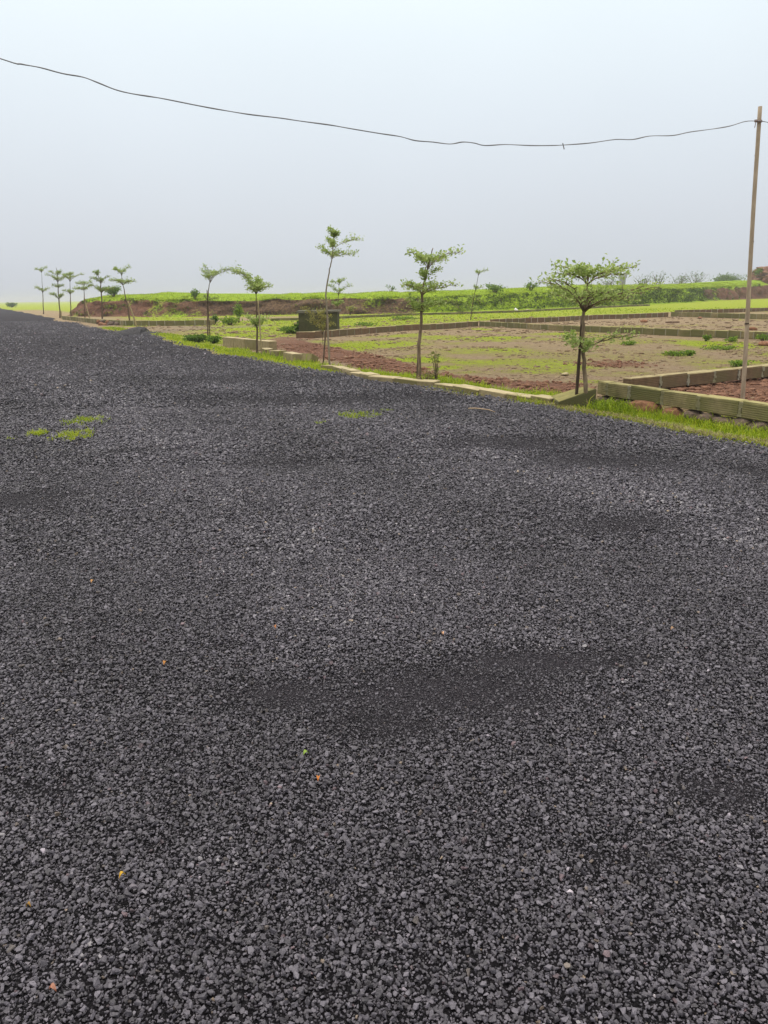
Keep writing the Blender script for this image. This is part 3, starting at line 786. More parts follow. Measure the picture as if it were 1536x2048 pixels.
loose('small pale kerb block at the foot of the umbrella tree', 536, 711.5, 0.42, 0.24, 0.20, yk - 0.1, 0.02, M_KERB, -0.06)
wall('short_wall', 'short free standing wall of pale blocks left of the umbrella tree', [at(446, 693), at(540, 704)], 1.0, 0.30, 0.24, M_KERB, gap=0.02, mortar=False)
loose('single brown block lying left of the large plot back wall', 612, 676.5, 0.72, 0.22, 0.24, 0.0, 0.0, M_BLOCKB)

# footing rubble under the front wall
def rock_mesh(seed, sx, sy, sz, sub=2, rough=0.22):
    bm = bmesh.new(); bmesh.ops.create_icosphere(bm, subdivisions=sub, radius=1)
    r_ = random.Random(seed); pl = [(Vector((r_.gauss(0, 1), r_.gauss(0, 1), r_.gauss(0, 1))).normalized(), r_.uniform(0.62, 0.9)) for _ in range(9)]
    for v in bm.verts:
        for nn, dd in pl:
            e_ = v.co.dot(nn) - dd
            if e_ > 0: v.co -= nn * e_
        v.co += Vector((r_.gauss(0, 1), r_.gauss(0, 1), r_.gauss(0, 1))) * rough * 0.12
    bmesh.ops.scale(bm, vec=(sx, sy, sz), verts=bm.verts)
    return bm
def rock(name, label, loc, sx, sy, sz, mat, seed, cat='rock', group=None, rz=0.0):
    bm = rock_mesh(seed, sx, sy, sz); me = bpy.data.meshes.new(name); bm.to_mesh(me); bm.free(); me.materials.append(mat)
    o = bpy.data.objects.new(name, me); COL.objects.link(o); o.location = loc; o.rotation_euler = (0, 0, rz)
    return tag(o, label, cat, group)
yw = math.atan2(dW.y, dW.x)
inw = Vector((-dW.y, dW.x, 0)); inw = inw if inw.y > 0 else -inw
def foot(px, dep=0.07):
    t = (at(px, 835, 0.06) - ptsW[0])
    # point on the wall line under photo column px
    best = min((ptsW[0] + dW * s * 0.02 for s in range(0, 260)), key=lambda q: abs((lambda c: 768 + F * c.x / -c.z)(ROT.transposed() @ (Vector((q.x, q.y, 0.08)) - Vector((0, 0, H)))) - px))
    return Vector((best.x, best.y, 0.04)) + inw * dep
rock('footing_rock', 'large flat red laterite rock under the front wall, right of the grass clump', foot(1292, -0.03), 0.27, 0.20, 0.125, M_REDROCK, 3, group='footing rocks under the front wall', rz=yw)
rock('footing_rock', 'smaller reddish rock under the front wall, beside the large red rock', foot(1346, 0.0), 0.18, 0.15, 0.10, M_REDROCK, 5, group='footing rocks under the front wall', rz=yw)
for i, px in enumerate((1382, 1412, 1445, 1480, 1515)):
    rock('footing_rock', ('first', 'second', 'third', 'fourth', 'fifth')[i] + ' dark rubble stone under the front wall, counting rightwards from the red rocks', foot(px, 0.07), random.uniform(.13, .18), 0.16, random.uniform(.07, .1), M_DARKROCK, 20 + i, group='footing rocks under the front wall', rz=yw + random.uniform(-.3, .3))
for i, px in enumerate((1205, 1232, 1256)):
    rock('footing_rock', ('left', 'middle', 'right')[i] + ' one of the dark rubble stones behind the lush grass clump', foot(px, 0.10), 0.15, 0.15, 0.085, M_DARKROCK, 40 + i, group='footing rocks behind the grass clump', rz=yw)

# ------------------------------------------------------------------ mossy concrete box
cb = at(633, 668)
yb_ = cb.y
xl = at_y(596, 660, yb_).x; xr = at_y(677, 660, yb_).x
zt = at_y(636, 621, yb_).z
tank = thing('concrete_box', 'dark moss covered concrete box with a flat lid behind the back wall', 'box', ((xl + xr) / 2, yb_, 0))
def boxv(x0, x1, y0, y1, z0, z1, n_=0.0):
    return [(x, y, z) for x in (x0, x1) for y in (y0, y1) for z in (z0, z1)], [(0, 1, 3, 2), (4, 6, 7, 5), (0, 4, 5, 1), (2, 3, 7, 6), (0, 2, 6, 4), (1, 5, 7, 3)]
def tank_wall(x0, x1, y0, y1, z0, z1, mat, nm):
    bm = bmesh.new(); Vv, Qq = boxv(x0, x1, y0, y1, z0, z1); vs = [bm.verts.new(v) for v in Vv]
    for q in Qq: bm.faces.new([vs[i] for i in q])
    bmesh.ops.recalc_face_normals(bm, faces=bm.faces)
    bmesh.ops.subdivide_edges(bm, edges=bm.edges, cuts=3, use_grid_fill=True)
    for v in bm.verts: v.co += Vector((random.gauss(0, .008), random.gauss(0, .008), random.gauss(0, .006)))
    me = bpy.data.meshes.new(nm); bm.to_mesh(me); bm.free(); me.materials.append(mat)
    me.transform(Matrix.Translation(-ORG[tank.name]))
    o = bpy.data.objects.new(nm, me); COL.objects.link(o); o.parent = tank; return o
tank_wall(xl + .04, xr - .04, yb_, yb_ + 1.6, -0.1, zt - 0.09, M_TANK, 'wall')
tank_wall(xl - .03, xr + .03, yb_ - 0.06, yb_ + 1.66, zt - 0.088, zt, M_SLAB, 'lid')

# ------------------------------------------------------------------ trees
def bez(P, n):
    """Catmull-Rom through points"""
    P = [Vector(p) for p in P]
    if len(P) == 2: return [P[0].lerp(P[1], i / n) for i in range(n + 1)]
    Q_ = [P[0] * 2 - P[1]] + P + [P[-1] * 2 - P[-2]]; out = []
    for i in range(1, len(Q_) - 2):
        p0, p1, p2, p3 = Q_[i - 1:i + 3]
        for k_ in range(n):
            t = k_ / n
            out.append(0.5 * ((2 * p1) + (p2 - p0) * t + (2 * p0 - 5 * p1 + 4 * p2 - p3) * t * t + (3 * p1 - p0 - 3 * p2 + p3) * t ** 3))
    out.append(P[-1]); return out

def tree(label, base_px, trunk_px, r0, tiers, leaf=0.05, seed=0, bark_m=None, tint=(0.15, 0.9), dens=1.0, nbr=6, leaf_m=None, name='umbrella_tree'):
    """trunk_px: photo points from base up; tiers: (y_attach, x_left, y_left_tip, x_right, y_right_tip, fullness)"""
    R_ = random.Random(seed); nr_ = np.random.default_rng(seed)
    b = at(*base_px); Y = b.y
    root = thing(name, label, 'tree', (b.x, b.y, 0), 'young tiered trees along the road and plots')
    P = [Vector((b.x, b.y, -0.05))] + [at_y(x, y, Y) for x, y in trunk_px]
    C_ = bez(P, 5); m = len(C_)
    for i in range(1, m - 1): C_[i] = C_[i] + Vector((R_.gauss(0, r0 * .12), R_.gauss(0, r0 * .2), 0))
    mb = MB(); mb.tube(C_, [r0 * .82 * (1 - 0.78 * i / (m - 1)) * (1.25 if i == 0 else 1) for i in range(m)], 7)
    Vv, Ff, A = mb.get(); part('trunk', Vv, Ff, bark_m or M_BARK, root, smooth=True)
    for ti, (ya, xl_, yl, xr_, yr, full) in enumerate(tiers):
        za = at_y(trunk_px[0][0], ya, Y).z
        ks = min(range(m), key=lambda i: abs(C_[i].z - za)); A0 = C_[ks].copy()
        # interpolate exact height
        Lp = at_y(xl_, yl, Y); Rp = at_y(xr_, yr, Y)
        Ll = max(A0.x - Lp.x, 0.04); Lr = max(Rp.x - A0.x, 0.04); rl = Lp.z - A0.z; rr_ = Rp.z - A0.z
        Dm = (Ll + Lr) * 0.42
        nb = max(4, int(nbr * full + 0.5)); bb = MB(); lv = []
        ph0 = R_.uniform(0, 1)
        for i in range(nb):
            th = 2 * math.pi * (i + ph0 * 0.2 + R_.uniform(-.25, .25)) / nb
            if i == 0: th = 0.0
            if i == nb // 2: th = math.pi
            cx_, sy_ = math.cos(th), math.sin(th)
            ln = math.sqrt(((Lr if cx_ > 0 else Ll) * cx_) ** 2 + (Dm * sy_) ** 2) * (1 if abs(sy_) < .05 else R_.uniform(.5, 1.05))
            w = (cx_ + 1) / 2; rise = rl * (1 - w) + rr_ * w + R_.gauss(0, .05) * ln
            rise = min(rl, rr_) * R_.uniform(.6, 1.1) if abs(sy_) > .7 else rise * (1 if abs(sy_) < .05 else R_.uniform(.6, 1.0))
            nseg = 9; pts = [A0 - Vector((0, 0, 0.02))]; wob = R_.uniform(-.10, .10)
            for k_ in range(1, nseg + 1):
                t = k_ / nseg
                off = math.sin(t * 5 + ph0 * 6) * wob * ln * .5 + (0.02 * ln if k_ % 2 else -0.02 * ln)
                pts.append(A0 + Vector((cx_ * ln * t - sy_ * off, sy_ * ln * t + cx_ * off, rise * (1 - (1 - t) ** 3.0) + R_.gauss(0, .012) * ln)))
            rb = max(r0 * 0.42 * min(1, ln / 0.8), px_size(Y) * 0.6)
            bb.tube(pts, [rb * .68 * (1 - .75 * k_ / nseg) for k_ in range(nseg + 1)], 5)
            for k_ in range(2, nseg + 1):
                t = k_ / nseg
                lv.append((pts[k_], 1.0))
                # side twigs
                if k_ < nseg:
                    for sd in ((1, -1) if R_.random() < .35 else (R_.choice((1, -1)),)):
                        dth = th + sd * R_.uniform(.5, 1.1); sl = ln * R_.uniform(.16, .36) * (1.15 - t * .6)
                        e0 = pts[k_]; e1 = e0 + Vector((math.cos(dth) * sl, math.sin(dth) * sl, sl * R_.uniform(.05, .45)))
                        bb.tube([e0, e0.lerp(e1, .5) + Vector((0, 0, sl * .06)), e1], [rb * .35, rb * .28, rb * .15], 4)
                        for q in (.4, .7, 1.0): lv.append((e0.lerp(e1, q), .9))
            if R_.random() < .4:     # upright shoot near the tip
                t0 = pts[int(nseg * R_.uniform(.5, .95))]; hgt = ln * R_.uniform(.15, .32)
                e1 = t0 + Vector((R_.uniform(-.3, .3) * hgt, R_.uniform(-.3, .3) * hgt, hgt))
                bb.tube([t0, e1], [rb * .35, rb * .15], 4)
                for q in (.4, .6, .8, 1.0): lv.append((t0.lerp(e1, q), .8))
        Vv, Ff, A = bb.get(); tier = part('branch_tier', Vv, Ff, bark_m or M_BARK, root, smooth=True)
        nl = max(2, int(2.7 * dens + .5))
        Pc = np.repeat(np.array([tuple(p) for p, _ in lv]), nl, 0); n_ = len(Pc)
        D = nr_.normal(0, 1, (n_, 3)); D[:, 2] = np.abs(D[:, 2]) * .8 + .15
        N = nr_.normal(0, .6, (n_, 3)); N[:, 2] += 1.2
        L = leaf * nr_.uniform(.6, 1.3, n_) * .85
        Pc = Pc + nr_.normal(0, leaf * .45, (n_, 3))
        tn = np.clip(nr_.beta(2, 2, n_) * (tint[1] - tint[0]) + tint[0], 0, 1)
        Vl, Tl, tt = leaf_cards(Pc, D, N, L, L * .5, tn, .15)
        part('foliage', Vl, Tl, leaf_m or M_LEAF, tier, attrs={'tint': tt})
    return root
def stake(label, a_, b_, r, mat, Yoff=0.0, bend=0.0):
    p0 = at(*a_); p1 = at_y(b_[0], b_[1], p0.y + Yoff)
    mid = p0.lerp(p1, .5) + Vector((bend, 0, 0))
    mb = MB(); mb.tube(bez([p0 - Vector((0, 0, .08)), mid, p1], 5), [r] * 6 + [r * .85] * 5, 6)
    Vv, Ff, A = mb.get()
    return solo('tree_stake', Vv, Ff, mat, label, 'stake', 'stakes propping the young trees', origin=tuple(p0), smooth=True)

tree('nearest young tree with wide flat green tiers, in front of the right plot wall corner', (1176, 816), [(1172, 780), (1166, 706), (1167, 640), (1172, 600), (1174, 560), (1176, 528)], 0.042,
     [(622, 1072, 562, 1322, 586, 1.6), (564, 1106, 536, 1270, 540, 1.2), (712, 1128, 678, 1272, 684, .55)], leaf=0.072, seed=11, bark_m=M_BARKM, nbr=9, dens=.9, tint=(.2, 1.0))
tree('young tree with three stacked tiers with a seedling at its foot, mid right', (840, 764), [(838, 700), (842, 640), (845, 580), (852, 555), (858, 525), (866, 496)], 0.044,
     [(538, 815, 503, 922, 512, 1.2), (590, 806, 570, 915, 574, 1.0), (622, 812, 606, 886, 608, .8), (562, 850, 546, 880, 540, .35)], leaf=0.075, seed=12, dens=.8, tint=(.15, 1.0), bark_m=M_BARKM, nbr=7)
tree('tall slim tree with pale trunk and one small crown above the road kerb', (660, 736), [(657, 690), (655, 640), (652, 590), (658, 545), (664, 516), (667, 480), (666, 462)], 0.030,
     [(516, 636, 497, 712, 504, .9), (500, 655, 478, 724, 482, .7), (478, 660, 460, 676, 466, .35)], leaf=0.06, seed=13, bark_m=M_BARKL, dens=1.1, tint=(.3, 1.0))
tree('thin young tree with one small flat crown, seen behind the concrete box lid', (674, 652), [(674, 620), (677, 590), (678, 565)], 0.03,
     [(588, 655, 571, 704, 574, .8), (572, 660, 562, 690, 560, .5), (612, 664, 606, 686, 604, .3)], leaf=0.10, seed=14, dens=.8)
tree('yellow green leafy sapling in front of the concrete box', (646, 688), [(645, 672), (643, 655), (640, 640)], 0.012,
     [(668, 618, 640, 668, 648, 1.0), (655, 612, 628, 662, 634, .9), (645, 604, 616, 650, 622, .5)], leaf=0.075, seed=15, dens=.7, tint=(.5, 1.0), leaf_m=M_DRYLEAF, name='sapling')
tree('umbrella shaped tree with a slanting crown and a second low bushy tier', (514, 710), [(514, 660), (513, 610), (512, 588)], 0.040,
     [(588, 466, 546, 542, 571, 1.5), (570, 462, 540, 520, 562, .8), (660, 494, 636, 538, 640, .9)], leaf=0.085, seed=16, dens=.8, nbr=7, tint=(.2, 1.0))
tree('slender tree with an open airy crown by the side track', (416, 672), [(415, 630), (416, 590), (420, 565), (428, 545)], 0.040,
     [(566, 402, 540, 468, 545, 1.0), (555, 408, 533, 462, 536, .8), (600, 408, 593, 438, 598, .4)], leaf=0.085, seed=17, dens=.7)
tree('rightmost far roadside tree, with a leaning yellow stake', (260, 651), [(257, 620), (252, 600), (247, 575), (242, 545)], 0.065,
     [(572, 218, 560, 272, 562, 1.1), (548, 228, 538, 260, 536, .8)], leaf=0.117, seed=18, dens=.8)
tree('dark two tiered far roadside tree, in front of the bush on the bank', (205, 644), [(204, 610), (202, 580), (200, 560), (192, 545)], 0.075,
     [(586, 176, 573, 228, 577, 1.3), (566, 180, 557, 220, 554, .9), (550, 186, 545, 194, 543, .3)], leaf=0.125, seed=19, dens=.9, tint=(.05, .7))
tree('thin pale tree of the far roadside group, between the dark tree and the slim ones', (170, 643), [(169, 610), (168, 580), (168, 566)], 0.055,
     [(582, 146, 576, 186, 571, .9), (572, 152, 566, 184, 565, .6)], leaf=0.125, seed=20, dens=.7)
tree('slim far tree with a flat crown reaching right, third from the left', (142, 636), [(141, 600), (140, 575), (140, 556)], 0.06,
     [(562, 126, 551, 167, 552, .9), (588, 126, 582, 148, 582, .6), (552, 132, 548, 146, 547, .4)], leaf=0.133, seed=21, dens=.7)
tree('tall far tree with four stacked tiers, second from the left', (120, 636), [(118, 600), (116, 570), (114, 545), (112, 535)], 0.075,
     [(566, 92, 553, 134, 555, 1.0), (552, 97, 545, 122, 543, .7), (576, 104, 570, 128, 572, .6), (598, 100, 588, 128, 590, .8)], leaf=0.140, seed=22, dens=.75)
tree('leftmost far tree, tall and thin with two small tiers', (87, 628), [(86, 600), (85, 575), (83, 545)], 0.075,
     [(544, 70, 539, 94, 535, .7), (584, 70, 574, 100, 577, .8)], leaf=0.156, seed=23, dens=.6)
tree('thin leaning sapling on the grass behind the large plot, with a tuft at its tip', (941, 641), [(945, 610), (951, 580), (957, 550), (960, 543)], 0.035,
     [(550, 953, 543, 976, 541, .6), (578, 948, 572, 967, 573, .4), (600, 935, 594, 962, 592, .4), (620, 928, 612, 955, 614, .4)], leaf=0.086, seed=24, dens=.6, nbr=5)

stake('dark crooked stake leaning on the nearest tree', (1151, 815), (1164, 640), 0.022, M_STAKE)
stake('dark stake tight beside the three tiered tree', (834, 762), (836, 700), 0.016, M_STAKE)
stake('brown stake leaning on the tall pale trunked tree', (645, 735), (655, 625), 0.018, M_BARK)
stake('pale yellow stake beside the umbrella shaped tree', (524, 713), (516, 600), 0.02, M_STAKEL)
stake('thin dark stake beside the slender tree with the airy crown', (420, 673), (414, 580), 0.022, M_STAKE)
stake('leaning yellow stake at the rightmost far roadside tree', (274, 653), (256, 602), 0.05, M_STAKEL)
stake('leaning yellow stake at the thin pale far tree', (179, 635), (168, 595), 0.055, M_STAKEL)
stake('short pale stake at the tall four tiered far tree', (123, 638), (122, 622), 0.06, M_STAKEL)

# ------------------------------------------------------------------ bushes, shrubs, weeds
def bush(label, base, w, h, n, leaf, mat=None, tint=(.1, .7), seed=1, stems=6, name='bush', cat='bush', group=None, up=.4, upright=0.0):
    r_ = np.random.default_rng(seed); b = Vector(base)
    root = thing(name, label, cat, tuple(b), group)
    sb = MB(); tips = []
    for i in range(stems):
        th = r_.uniform(0, 6.283); rad = r_.uniform(.2, .85) * w / 2 * (1 - upright * .6)
        tip = b + Vector((math.cos(th) * rad, math.sin(th) * rad, h * r_.uniform(.55, 1.0)))
        mid = b.lerp(tip, .5) + Vector((0, 0, h * .08))
        sb.tube([b + Vector((math.cos(th) * w * .04, math.sin(th) * w * .04, -.04)), mid, tip], [leaf * .12, leaf * .09, leaf * .04], 5)
        tips.append((mid, tip))
    Vv, Ff, A = sb.get(); part('stem', Vv, Ff, M_BARK, root, smooth=True)
    k_ = r_.integers(0, stems, n); q = r_.uniform(0, 1, n)[:, None]
    Mi = np.array([tuple(t[0]) for t in tips])[k_]; Ti = np.array([tuple(t[1]) for t in tips])[k_]
    P = Mi * (1 - q) + Ti * q + r_.normal(0, 1, (n, 3)) * np.array([w * .10, w * .10, h * .09])
    P[:, 2] = np.maximum(P[:, 2], b.z + .01)
    D = r_.normal(0, 1, (n, 3)); D[:, 2] += up; N = r_.normal(0, .7, (n, 3)); N[:, 2] += 1
    L = leaf * r_.uniform(.55, 1.3, n); rel = np.clip((P[:, 2] - b.z) / h, 0, 1)
    tn = np.clip(r_.uniform(tint[0], tint[1], n), 0, 1)
    Vl, Tl, tt = leaf_cards(P, D, N, L, L * .5, tn, .2)
    part('foliage', Vl, Tl, mat or M_WEED, root, attrs={'tint': tt})
    return root
def bank_pt(px, back=3.0, py=None):
    """point on top of the bank under photo column px"""
    c = ROT.transposed()
    j_ = int(np.argmin(np.abs(PD - back)))
    best, bi = 1e9, 0
    for i in range(0, ns, 2):
        v = c @ (Vector(BV[i, j_]) - Vector((0, 0, H)))
        if v.z < 0:
            e_ = abs(768 + F * v.x / -v.z - px)
            if e_ < best: best, bi = e_, i
    return Vector(BV[bi, j_]) - Vector((0, 0, .05))
def pxm(p, n): return n * p.y / F
p = bank_pt(226); bush('dark green bush on the left end of the earth bank', p, pxm(p, 32), pxm(p, 20), 700, .2, seed=31, tint=(.1, .65), stems=12)
p = bank_pt(391, 1.5); bush('small bush on the bank rim left of the airy crowned tree', p, pxm(p, 17), pxm(p, 19), 220, .2, seed=32, tint=(.1, .6))
p = bank_pt(985, 2.2); bush('round bush on the bank rim behind the leaning sapling', p, pxm(p, 44), pxm(p, 16), 480, .2, seed=33, tint=(.15, .75), stems=14)
p = bank_pt(1060, 2.2); bush('leafy bush on the bank rim left of the nearest tree', p, pxm(p, 28), pxm(p, 16), 300, .2, seed=34, tint=(.2, .85), stems=12)
p = bank_pt(785, 4.5); bush('sparse twiggy weed on the bank top behind the middle trees', p, pxm(p, 24), pxm(p, 12), 90, .15, seed=35, tint=(.1, .5))
p = at_y(1456, 574, 230); bush('rounded misty shrub beyond the bank, left of the red heap', p, pxm(p, 62), pxm(p, 22), 2000, .55, seed=36, tint=(.0, .5), stems=26, up=.2)
def far_pt(px, d): 
    r_ = ray(px, 590); t = d / r_.y
    return Vector((r_.x * t, d, 0))
p = far_pt(20, 210); bush('lone grey shrub far off on the left field', p, 3.0, 1.15, 420, .4, seed=37, tint=(0, .4), stems=9)
for i, (px, w, hp, d, lb) in enumerate(((1215, 30, 22, 190, 'faint misty shrub just left of the distant tower'), (1285, 34, 30, 185, 'misty shrub right of the distant tower, first of three'), (1315, 30, 34, 185, 'misty shrub right of the distant tower, middle of three'),
                               (1355, 36, 32, 180, 'wide misty shrub beyond the bank, left of its twin'), (1390, 42, 36, 180, 'tallest misty shrub beyond the bank, left of the rounded shrub'))):
    p = far_pt(px, d); pz = at_y(px, 572, d).z
    bush(lb, Vector((p.x, p.y, pz - 1.0)), w * 1.5 * d / F, hp * .8 * d / F + .8, 190, .36, seed=50 + i, tint=(0, .4), stems=22, group='misty shrubs beyond the bank')
# distant tower in the mist
p = far_pt(1243, 260); zt_ = at_y(1243, 549, 260).z
tw = thing('tower', 'pale tower far off in the mist above the bank', 'tower', (p.x, p.y, 0))
mb = MB(); mb.add(*boxv(p.x - .8, p.x + .8, p.y - .8, p.y + .8, -.2, zt_ - 1.2)); Vv, Ff, A = mb.get(); part('shaft', Vv, Ff, M_TOWER, tw)
mb = MB(); mb.add(*boxv(p.x - 1.05, p.x + 1.05, p.y - 1.05, p.y + 1.05, zt_ - 1.197, zt_)); Vv, Ff, A = mb.get(); part('head', Vv, Ff, M_TOWER, tw)

# red earth heap at the far right
hp_ = bank_pt(1530, 4.5)
bm = rock_mesh(77, 6.5, 4.0, 2.6, 4, .5)
for v in bm.verts:
    v.co += Vector((0, 0, float(fbm(np.array([v.co.x]), np.array([v.co.y + v.co.z]), 1.6, 8)[0] - .5) * 1.3))
me = bpy.data.meshes.new('earth_heap'); bm.to_mesh(me); bm.free(); me.materials.append(M_CLOD)
o = bpy.data.objects.new('earth_heap', me); COL.objects.link(o); o.location = hp_ + Vector((2.6, 0, 0)); tag(o, 'red brown earth heap on the bank behind the pole', 'heap')
p = hp_ + Vector((-1.5, -1, .4)); bush('scrubby plant growing on the red earth heap', p, 2.6, 1.7, 260, .3, seed=61, tint=(.1, .6))

# plants around the plots
p = at(603, 667); bush('broad leaved dark green plant at the left corner of the concrete box', p, pxm(p, 34), pxm(p, 20), 260, .26, seed=70, tint=(0, .5), name='plant', cat='plant')
p = at(583, 667); bush('low leafy weed patch left of the broad leaved plant', p, pxm(p, 50), pxm(p, 12), 500, .13, seed=71, tint=(.2, .8), name='plant', cat='plant', stems=14)
p = at(478, 645); bush('tall light green weed behind the umbrella shaped tree', p, pxm(p, 24), pxm(p, 36), 420, .16, seed=72, tint=(.3, .9), name='plant', cat='plant', upright=.8, stems=9)
p = at(430, 648); bush('dark round weed at the end of the boundary wall', p, pxm(p, 18), pxm(p, 17), 260, .16, seed=73, tint=(0, .45), name='plant', cat='plant')
p = at(460, 650); bush('bright green low weed between the dark weed and the tall one', p, pxm(p, 44), pxm(p, 13), 500, .15, seed=74, tint=(.4, 1), name='plant', cat='plant', stems=12)
p = at(608 + 92, 630); bush('yellow green tuft against the dark bank face', p, pxm(p, 20), pxm(p, 16), 160, .2, seed=75, mat=M_DRYLEAF, tint=(.4, 1), name='plant', cat='plant')
p = at(395, 684); bush('dark leafy hollow of weeds beside the road edge, left of the short wall', p, pxm(p, 46), pxm(p, 14), 700, .11, seed=76, tint=(0, .5), name='plant', cat='plant', stems=16)
p = at(425, 686); bush('weedy clump between the airy crowned tree and the short wall', p, pxm(p, 44), pxm(p, 12), 600, .10, seed=77, tint=(.05, .6), name='plant', cat='plant', stems=16)
p = at(873, 764); bush('spindly brown seedling at the foot of the three tiered tree', p, .42, .62, 46, .075, seed=78, mat=M_DRYLEAF, tint=(0, .5), name='seedling', cat='plant', stems=5, upright=.6)
p = at(850, 768); bush('heap of dry twigs at the foot of the three tiered tree', p, .7, .22, 60, .06, seed=79, mat=M_STRAW, tint=(0, .5), name='twig_heap', cat='twigs', stems=16)
for i, (px, py, w, h, lb) in enumerate(((1352, 712, 50, 9, 'flat green weed clump in the large plot, left of the pair'), (1378, 712, 24, 9, 'small green weed clump in the large plot, right of the pair'), (1412, 683, 20, 12, 'dark weed against the olive wall, left of the pole'),
        (1462, 685, 24, 10, 'dark weed against the olive wall, just left of the pole'), (1440, 700, 80, 6, 'bright weed carpet in the large plot by the pole'), (1525, 682, 30, 12, 'weed clump at the right picture edge below the olive wall'),
        (1478, 733, 44, 9, 'weed clump just left of the pole above the brown wall'), (1258, 690, 36, 6, 'small weed near the low branch of the nearest tree'), (800, 640, 90, 6, 'low weeds on the grass strip behind the three tiered tree'), (735, 652, 60, 6, 'low weeds behind the back wall, right of the concrete box'),
        (1440, 765, 26, 9, 'weed inside the red plot below the brown wall'), (1400, 778, 40, 12, 'straggly yellow weed inside the red plot'))):
    p = at(px, py); bush(lb, p, pxm(p, w), pxm(p, h), 260, max(.07, pxm(p, 4)), seed=90 + i, tint=(.15, .85), name='weed', cat='weed', stems=12, group='weeds in the plots')

# grass stuff: verge, patches of green ground cover
def verge_grass():
    mb = MB()
    n = 120000
    Y = 5.5 * (45 / 5.5) ** rng.uniform(0, 1, n) ** 1.0
    dx = rng.beta(1.3, 1.6, n) * 1.0 - 0.05 - (rng.uniform(0, 1, n) < .06) * rng.uniform(0, .25, n)
    X = edge_x(Y) + dx
    dens = fbm(X, Y, .7, 44)
    kp = rng.uniform(0.22, .72, n) < dens
    kp &= ~((Y > 24) & (Y < 33) & (dx > .5))
    X, Y, dx = X[kp], Y[kp], dx[kp]; m = len(X)
    lush = sstep(14, 9, Y)
    h = rng.uniform(.03, .075, m) * (1 + .35 * lush * sstep(.2, .6, dx)) * (1 - .35 * (dx < .12))
    t = np.clip(.10 + .75 * rng.uniform(0, 1, m) + (.38 * (dx < .16) * rng.uniform(0, 1, m)), 0, 1)
    w = np.maximum(.008, Y * .0009)
    Vv, Q, T, tt = blades(np.stack([X, Y, np.where(dx < 0, .01, ground_z(X, Y) - .01)], 1), h * rng.lognormal(0, .4, m), w, rng.uniform(.2, 1.0, m), t)
    mb.add(Vv, Q, T, tt); return mb.get()
Vv, Ff, A = verge_grass()
solo('verge_grass', Vv, Ff, M_GRASS, 'bright short grass strip between road edge and kerb', 'grass', kind='stuff', attrs=A)
def straw_edge():
    mb = MB(); n = 6000
    Y = rng.uniform(5.8, 13, n); X = edge_x(Y) + rng.normal(.06, .07, n)
    Vv, Q, T, tt = blades(np.stack([X, Y, np.full(n, .012)], 1), rng.uniform(.03, .07, n), .006, rng.uniform(.8, 1.6, n), rng.uniform(0, 1, n))
    mb.add(Vv, Q, T, tt); return mb.get()
Vv, Ff, A = straw_edge()
solo('dry_grass', Vv, Ff, M_STRAW, 'dry yellow straw along the road edge at the right', 'grass', kind='stuff', attrs=A)
def cover():
    mb = MB(); n = 120000
    R_ = 9 * (78 / 9) ** rng.uniform(0, 1, n); th = rng.uniform(-.52, .55, n)
    X = np.sin(th) * R_; Y = np.cos(th) * R_
    kp = X > edge_x(Y) + .25; X, Y = X[kp], Y[kp]
    g, r, t_ = ground_masks(X, Y)
    kp = (g + (fbm(X, Y, .6, 91) - .5) * .9 > rng.uniform(.45, 1.05, len(X))) & (t_ < .35) & (r < .4); X, Y = X[kp], Y[kp]; m = len(X)
    D = rng.normal(0, 1, (m, 3)); D[:, 2] = np.abs(D[:, 2]) * .7 + .1; N = rng.normal(0, .6, (m, 3)); N[:, 2] += 1
    L = np.maximum(.03, Y * .0019) * rng.uniform(.6, 1.5, m)
    Vv, T, tt = leaf_cards(np.stack([X, Y, ground_z(X, Y)], 1), D, N, L, L * .55, np.clip(rng.normal(.55, .2, m), 0, 1), .2)
    mb.add(Vv, None, T, tt); print('cover', m); return mb.get()
Vv, Ff, A = cover()
solo('ground_cover', Vv, Ff, M_GRASS, 'low green creeping weeds spread over the plots and field', 'ground cover', kind='stuff', attrs=A)

# grass clump at the foot of the nearest tree
def clump(label, px, py, rx, ry, n, h, w, tint, name='grass_clump', group=None, lean=(.3, 1.0), z=None, mat=None):
    c = at(px, py); ax = pxm(c, rx); u = at(px, py - ry); d = at(px, py + ry); ay = (u.y - d.y) / 2
    r = np.sqrt(rng.uniform(0, 1, n)); th = rng.uniform(0, 6.283, n)
    X = c.x + r * np.cos(th) * ax; Y = c.y + r * np.sin(th) * ay
    kp = fbm(X, Y, max(ax * .28, .05), 7 + int(px)) > (.38 if z is not None else .37 + .28 * r + rng.uniform(-.07, .07, n)); X, Y = X[kp], Y[kp]; m = len(X)
    Z = (road_z(X, Y) - .005) if z is None else np.full(m, z)
    Vv, Q, T, tt = blades(np.stack([X, Y, Z], 1), np.clip(rng.lognormal(-.5, .4, m), .2, 1.3) * h, w, rng.uniform(*lean, m), rng.uniform(*tint, m))
    mb = MB(); mb.add(Vv, Q, T, tt); Vv, Ff, A = mb.get()
    return solo(name, Vv, Ff, mat or M_GRASS, label, 'grass', group, 'stuff' if z is None else None, origin=tuple(c), attrs=A)
clump('lush dark green grass clump under the front wall, right of the nearest tree', 1222, 822, 40, 9, 1500, .17, .014, (.0, .6), z=-.01)
clump('long bright grass below the front wall at the right picture edge', 1480, 853, 80, 15, 1700, .11, .012, (.0, 1.0), z=-.01)
clump('grass tuft below the front wall beside the red rock', 1385, 838, 50, 11, 900, .09, .011, (.0, 1.0), z=-.01)
clump('tall grass between the kerb end and the nearest tree', 1085, 803, 50, 9, 1300, .12, .012, (.05, 1.0), z=-.01)
g_ = 'grass patches growing through the road'
